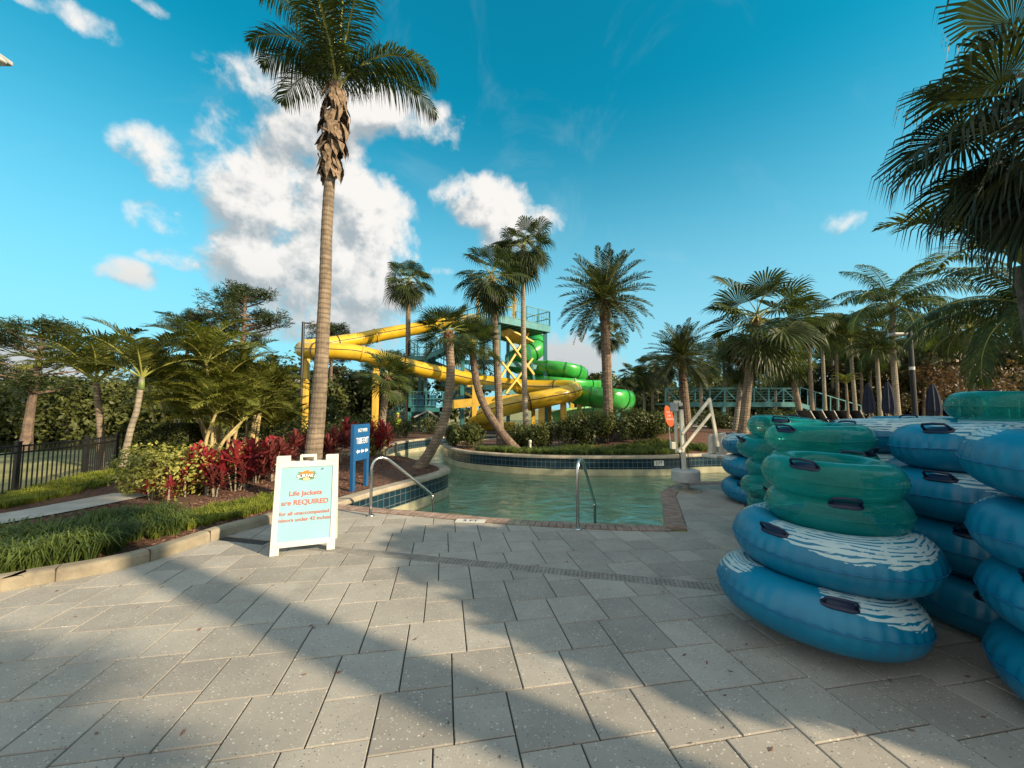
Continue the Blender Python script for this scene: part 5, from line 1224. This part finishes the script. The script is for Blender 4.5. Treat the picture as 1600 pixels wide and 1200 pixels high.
b = V((-9.2, 6.0, 0)); lp = lamp(b, (b.x, b.y, at(0, 93, 6.0).z+.15), (.5, 0, 0), 'lamp post at the left edge showing only the tip of its white head', .06)
mb = MB(); c = at(2, 92, 6.0)-b; mb.lathe([(.02, -.05), (.10, -.03), (.11, .0), (.06, .04), (.02, .05)], 16, c=(c.x-.08, 0, c.z)); mb.build('globe', WHITE, lp, smooth=True)
# bollard light, board, red box
g = pz(828, 14.3); t = thing('path_light', g, 'short pale bollard light on the island rim', 'bollard'); mb = MB(); mb.lathe([(.045, 0), (.045, .38), (.06, .39), (.06, .44), (.02, .46)], 12); mb.build('post', LIFTW, t); mb = MB(); mb.box((0, -.04, .33), (.07, .02, .05)); mb.build('lens', GREYP, t)
g = pz(1045, 14.2); t = thing('surfboard_sign', g, 'orange surfboard shaped board leaning beside the pool lift', 'sign'); c = at(1045, 650, 14.2)-g
mb = MB(); n = 28; m = Matrix.Rotation(.22, 3, 'Y').transposed()
for dy in (-.02, .02):
    for k in range(n): a = 2*pi*k/n; mb.v.append(tuple(c+m@V((.15*sin(a)*(1-.2*cos(a)), dy, .40*cos(a)))))
mb.f = [tuple(range(n)), tuple(range(n, 2*n))[::-1]]+[(k, n+k, n+(k+1) % n, (k+1) % n) for k in range(n)]; bd = mb.build('board', ORANGE, t)
mb = MB(); mb.tube([V((c.x+.05, .05, 0)), V((c.x+.0, .05, c.z))], .02, 8); mb.build('stake', GREYP, t)
for k, s in enumerate(('NO', 'LIFE', 'GUARD')): text(s, .10, INKW, bd, Matrix.Translation(c+m@V((0, -.024, .14-.13*k))) @ Matrix.Rotation(pi/2, 4, 'X'), sx=.75)
g = pz(1181, 17.5, .55); t = thing('red_crate', g, 'small red box by the broad fan palm foot', 'box'); mb = MB(); mb.box((0, 0, .2), (.34, .3, .4)); bevel(mb.build('body', REDP, t), .02); mb = MB(); mb.box((0, 0, .43), (.38, .34, .06)); bevel(mb.build('lid', REDP, t), .01)
# depth markers on the walls
def marker(px, py, txt, label, w=.26, h=.17):
    g = G(px, py, -.2) if False else None
    best = min(range(len(island_w+bank_w)), key=lambda i: abs((800+600*(island_w+bank_w)[i][0]/(island_w+bank_w)[i][1])-px)+(0 if (i < len(island_w)) == (px > 700) else 1e4))
    ln = island_w+bank_w; p = V(ln[best]); q_ = V(ln[best-1]); d = (p-q_).normalized(); x = (px-800)/600*p.y; d = -d if d.x < 0 else d
    p = p+d*((x-p.x)/d.x if abs(d.x) > .3 else 0); nn = V((d.y, -d.x)); p = p+nn*.012; t = thing('depth_marker', (p.x, p.y, -.2), label, 'marker tile', 'white depth markers', rz=atan2(d.y, d.x))
    mb = MB(); mb.box((0, 0, 0), (w, .012, h)); mb.build('tile', WHITE, t); text(txt, .15, INKD, t, Matrix.Translation((0, -.008, 0)) @ Matrix.Rotation(pi/2, 4, 'X'), bold=.002, sx=.9 if len(txt) > 2 else .6)
marker(1027, 718, '3 FT', 'white 3 FT depth tile on the island wall left of the lift', .34)
marker(742, 712, 'FT', 'small white depth tile near the left tip of the island wall', .18)
g = G(735, 815); t = thing('deck_marker', g+V((0, 0, .003)), 'white depth marking set in the brick edge of the pool', 'marker tile'); mb = MB(); mb.box((0, 0, .006), (.42, .16, .008), rz=-.08); mb.build('tile', WHITE, t)
text('3 FT', .12, INKD, t, Matrix.Translation((0, 0, .0105)) @ Matrix.Rotation(-.08, 4, 'Z'), bold=.002)

# ---------------------------------------------------------------- loungers and closed umbrellas
def lounger(x, y, rz, label):
    t = thing('sun_lounger', (x, y, .66), label, 'lounger', 'loungers on the far deck', rz=rz); mb = MB()
    mb.box((0, .6, .33), (.62, 1.25, .03)); mb.build('seat', BLACK, t)
    mb = MB(); mb.beam((0, 0, .33), (0, -.6, .85), .6, .03); mb.build('backrest', BLACK, t)
    mb = MB()
    for x_ in (-.32, .32): mb.beam((x_, 1.25, .33), (x_, 0, .33), .035); mb.beam((x_, 0, .33), (x_, -.6, .86), .035)
    mb.build('frame', M('alu', (.55, .55, .52), .4, .1, 4), t)
    for x_ in (-.3, .3):
        for y_ in (.1, 1.15): mb = MB(); mb.beam((x_, y_, 0), (x_, y_, .33), .035); mb.build('leg', MATS['alu'], t)
for i, (px, lb) in enumerate(((1262, 'leftmost grey sun lounger on the far deck'), (1280, 'second grey sun lounger from the left'), (1298, 'middle grey sun lounger of the row'), (1318, 'fourth grey sun lounger from the left'), (1338, 'rightmost grey sun lounger above the tubes'))):
    lounger((px-800)/600*19.6, 19.6, R_(-60), lb)
def umb(px, Y, tpy, label):
    x = (px-800)/600*Y; t = thing('closed_umbrella', (x, Y, .66), label, 'umbrella', 'closed navy umbrellas'); H = at(px, tpy, Y).z-.66
    mb = MB(); mb.tube([(0, 0, 0), (0, 0, H)], .025, 8); mb.build('pole', GREYP, t)
    mb = MB(); n = 24; prof = [(.36, .35), (.40, .30), (.30, .55), (.22, .75), (.10, .93), (.03, 1.0)]
    prof = [(.20, .30), (.24, .42), (.22, .60), (.17, .78), (.11, .90), (.03, 1.0)]
    for r_, zz in prof:
        for k in range(n): a = 2*pi*k/n; q_ = r_*(1+(.16 if k % 3 == 0 else -.06)); mb.v.append((q_*cos(a), q_*sin(a), zz*H))
    for i in range(len(prof)-1):
        for k in range(n): k2 = (k+1) % n; mb.f.append((i*n+k, i*n+k2, (i+1)*n+k2, (i+1)*n+k))
    mb.f.append(tuple(range(n))[::-1]); mb.build('canopy', NAVYC, t)
    mb = MB(); mb.lathe([(.3, 0), (.3, .06), (.05, .1)], 16); mb.build('base', BLACK, t)
umb(1357, 21, 598, 'slim closed navy umbrella, left one of three'); umb(1388, 19.5, 596, 'closed navy umbrella in front of the arching coconut palm'); umb(1458, 18, 599, 'closed navy umbrella right of the lamp post')

# ---------------------------------------------------------------- people far back by the river
def person(b, face, label, vest, leg, hat=None, lean=0):
    t = thing('person', b, label, 'person', rz=face); J = [(0, 0, .95), (0, 0, 1.15), (0, -.02, 1.38), (0, -.03, 1.5), (0, -.04, 1.62), (0, -.04, 1.74), (-.09, 0, .9), (-.11, -.02, .5), (-.12, .02, .07), (-.12, -.12, .04), (.09, 0, .9), (.12, .04, .5), (.14, .1, .07), (.14, -.03, .04), (-.19, -.02, 1.42), (-.27, -.05, 1.15), (-.22, -.26, 1.02), (-.21, -.33, .99), (.19, -.02, 1.42), (.27, -.02, 1.15), (.24, -.2, .98), (.23, -.27, .95)]
    E = [(0, 1), (1, 2), (2, 3), (3, 4), (4, 5), (0, 6), (6, 7), (7, 8), (8, 9), (0, 10), (10, 11), (11, 12), (12, 13), (2, 14), (14, 15), (15, 16), (16, 17), (2, 18), (18, 19), (19, 20), (20, 21)]
    Rr = [.14, .13, .15, .06, .09, .085, .085, .06, .04, .04, .085, .06, .04, .04, .055, .042, .032, .035, .055, .042, .032, .035]
    me = bpy.data.meshes.new('body'); me.from_pydata(J, E, []); o = bpy.data.objects.new('body', me); link(o, t); md = o.modifiers.new('s', 'SKIN')
    for i, sv_ in enumerate(me.skin_vertices[0].data): sv_.radius = (Rr[i], Rr[i]*.85); sv_.use_root = i == 0
    o.modifiers.new('u', 'SUBSURF').levels = 1; me.materials.append(SKIN)
    mb = MB(); mb.tube([(0, 0, .88), (0, 0, 1.0), (0, 0, 1.2), (0, -.02, 1.38), (0, -.03, 1.5)], [.19, .185, .2, .21, .09], 14); mb.build('vest', vest, t, smooth=True)
    for s in (-1, 1): mb = MB(); mb.tube([(s*.09, 0, .95), (s*.12, .01, .5), (s*.13, .05, .08)], [.11, .085, .07], 10); mb.build('trouser_leg', leg, t, smooth=True)
    mb = MB(); mb.lathe([(.105, 0), (.10, .06), (.06, .11), (.01, .125)], 14, c=(0, -.04, 1.7)); mb.build('cap', hat or BLACK, t, smooth=True)
g = pz(622, 24, 0); person(g+V((0, 0, -.45)), .4, 'person in a yellow hi-vis vest on the far river bank', HIVIS, NAVYC, HIVIS)
g = pz(600, 19.5, 0); person(g+V((0, 0, -.6)), -.3, 'person in an orange cap and pale top behind the red plants', WHITE, REDP, M('orange_cap', (.75, .18, .03), .6, .1, 5))

# ---------------------------------------------------------------- trees behind the viewer that shade the deck
def S(s, q_): return V((-s*.88+q_*.475, s*.475+q_*.88, 0))
def shade_tree(s, q_, H, rad, label, seed, n=5200):
    b = S(s, q_); t = thing('shade_tree', b, label, 'tree', 'trees behind the tube stacks'); r = random.Random(seed); tb = MB(); lb = MB()
    trunk(tb, [V((0, 0, -.1)), V((.1, 0, H*.35)), V((0, .1, H*.6))], .16, .09, ring=.5)
    for k in range(13):
        a = k*2.4; c = V((cos(a), sin(a), 0))*rad*r.uniform(.15, .75)+V((0, 0, H-rad*r.uniform(.45, 1.5))); tb.tube([V((0, 0, H*.4)), V((c.x*.5, c.y*.5, H*.5)), c], [.06, .04, .015], 6, caps=False); leaves(lb, c, rad*.55, n//13, .26, r, .8, .2)
    tb.build('trunk', BARKD, t); lb.build('crown', BROAD, t)
shade_tree(-7.0, 4.6, 4.4, 1.7, 'dense shade tree behind the tubes, nearest the viewer', 1, 9000)
shade_tree(-7.4, 7.2, 4.6, 1.8, 'dense shade tree behind the tubes, middle of three', 2, 9000)
shade_tree(-7.2, 10.0, 4.9, 1.8, 'dense shade tree behind the tubes, farthest right', 3, 9000)
palm('sabal', 'shade_palm', S(-6.4, 1.85), S(-6.2, 1.8)+V((0, 0, 7.6)), 1.8, .23, 'tall palm behind the viewer casting the long trunk shadow', seed=3)
palm('sabal', 'shade_palm', S(-4.6, .05), S(-4.6, .1)+V((0, 0, 3.55)), 1.35, .12, 'short palm behind the viewer casting leafy shadows', seed=4)
shade_tree(-5.4, 3.75, 3.75, 1.25, 'small rounded shade tree beside the palms behind the viewer', 4, 9000)
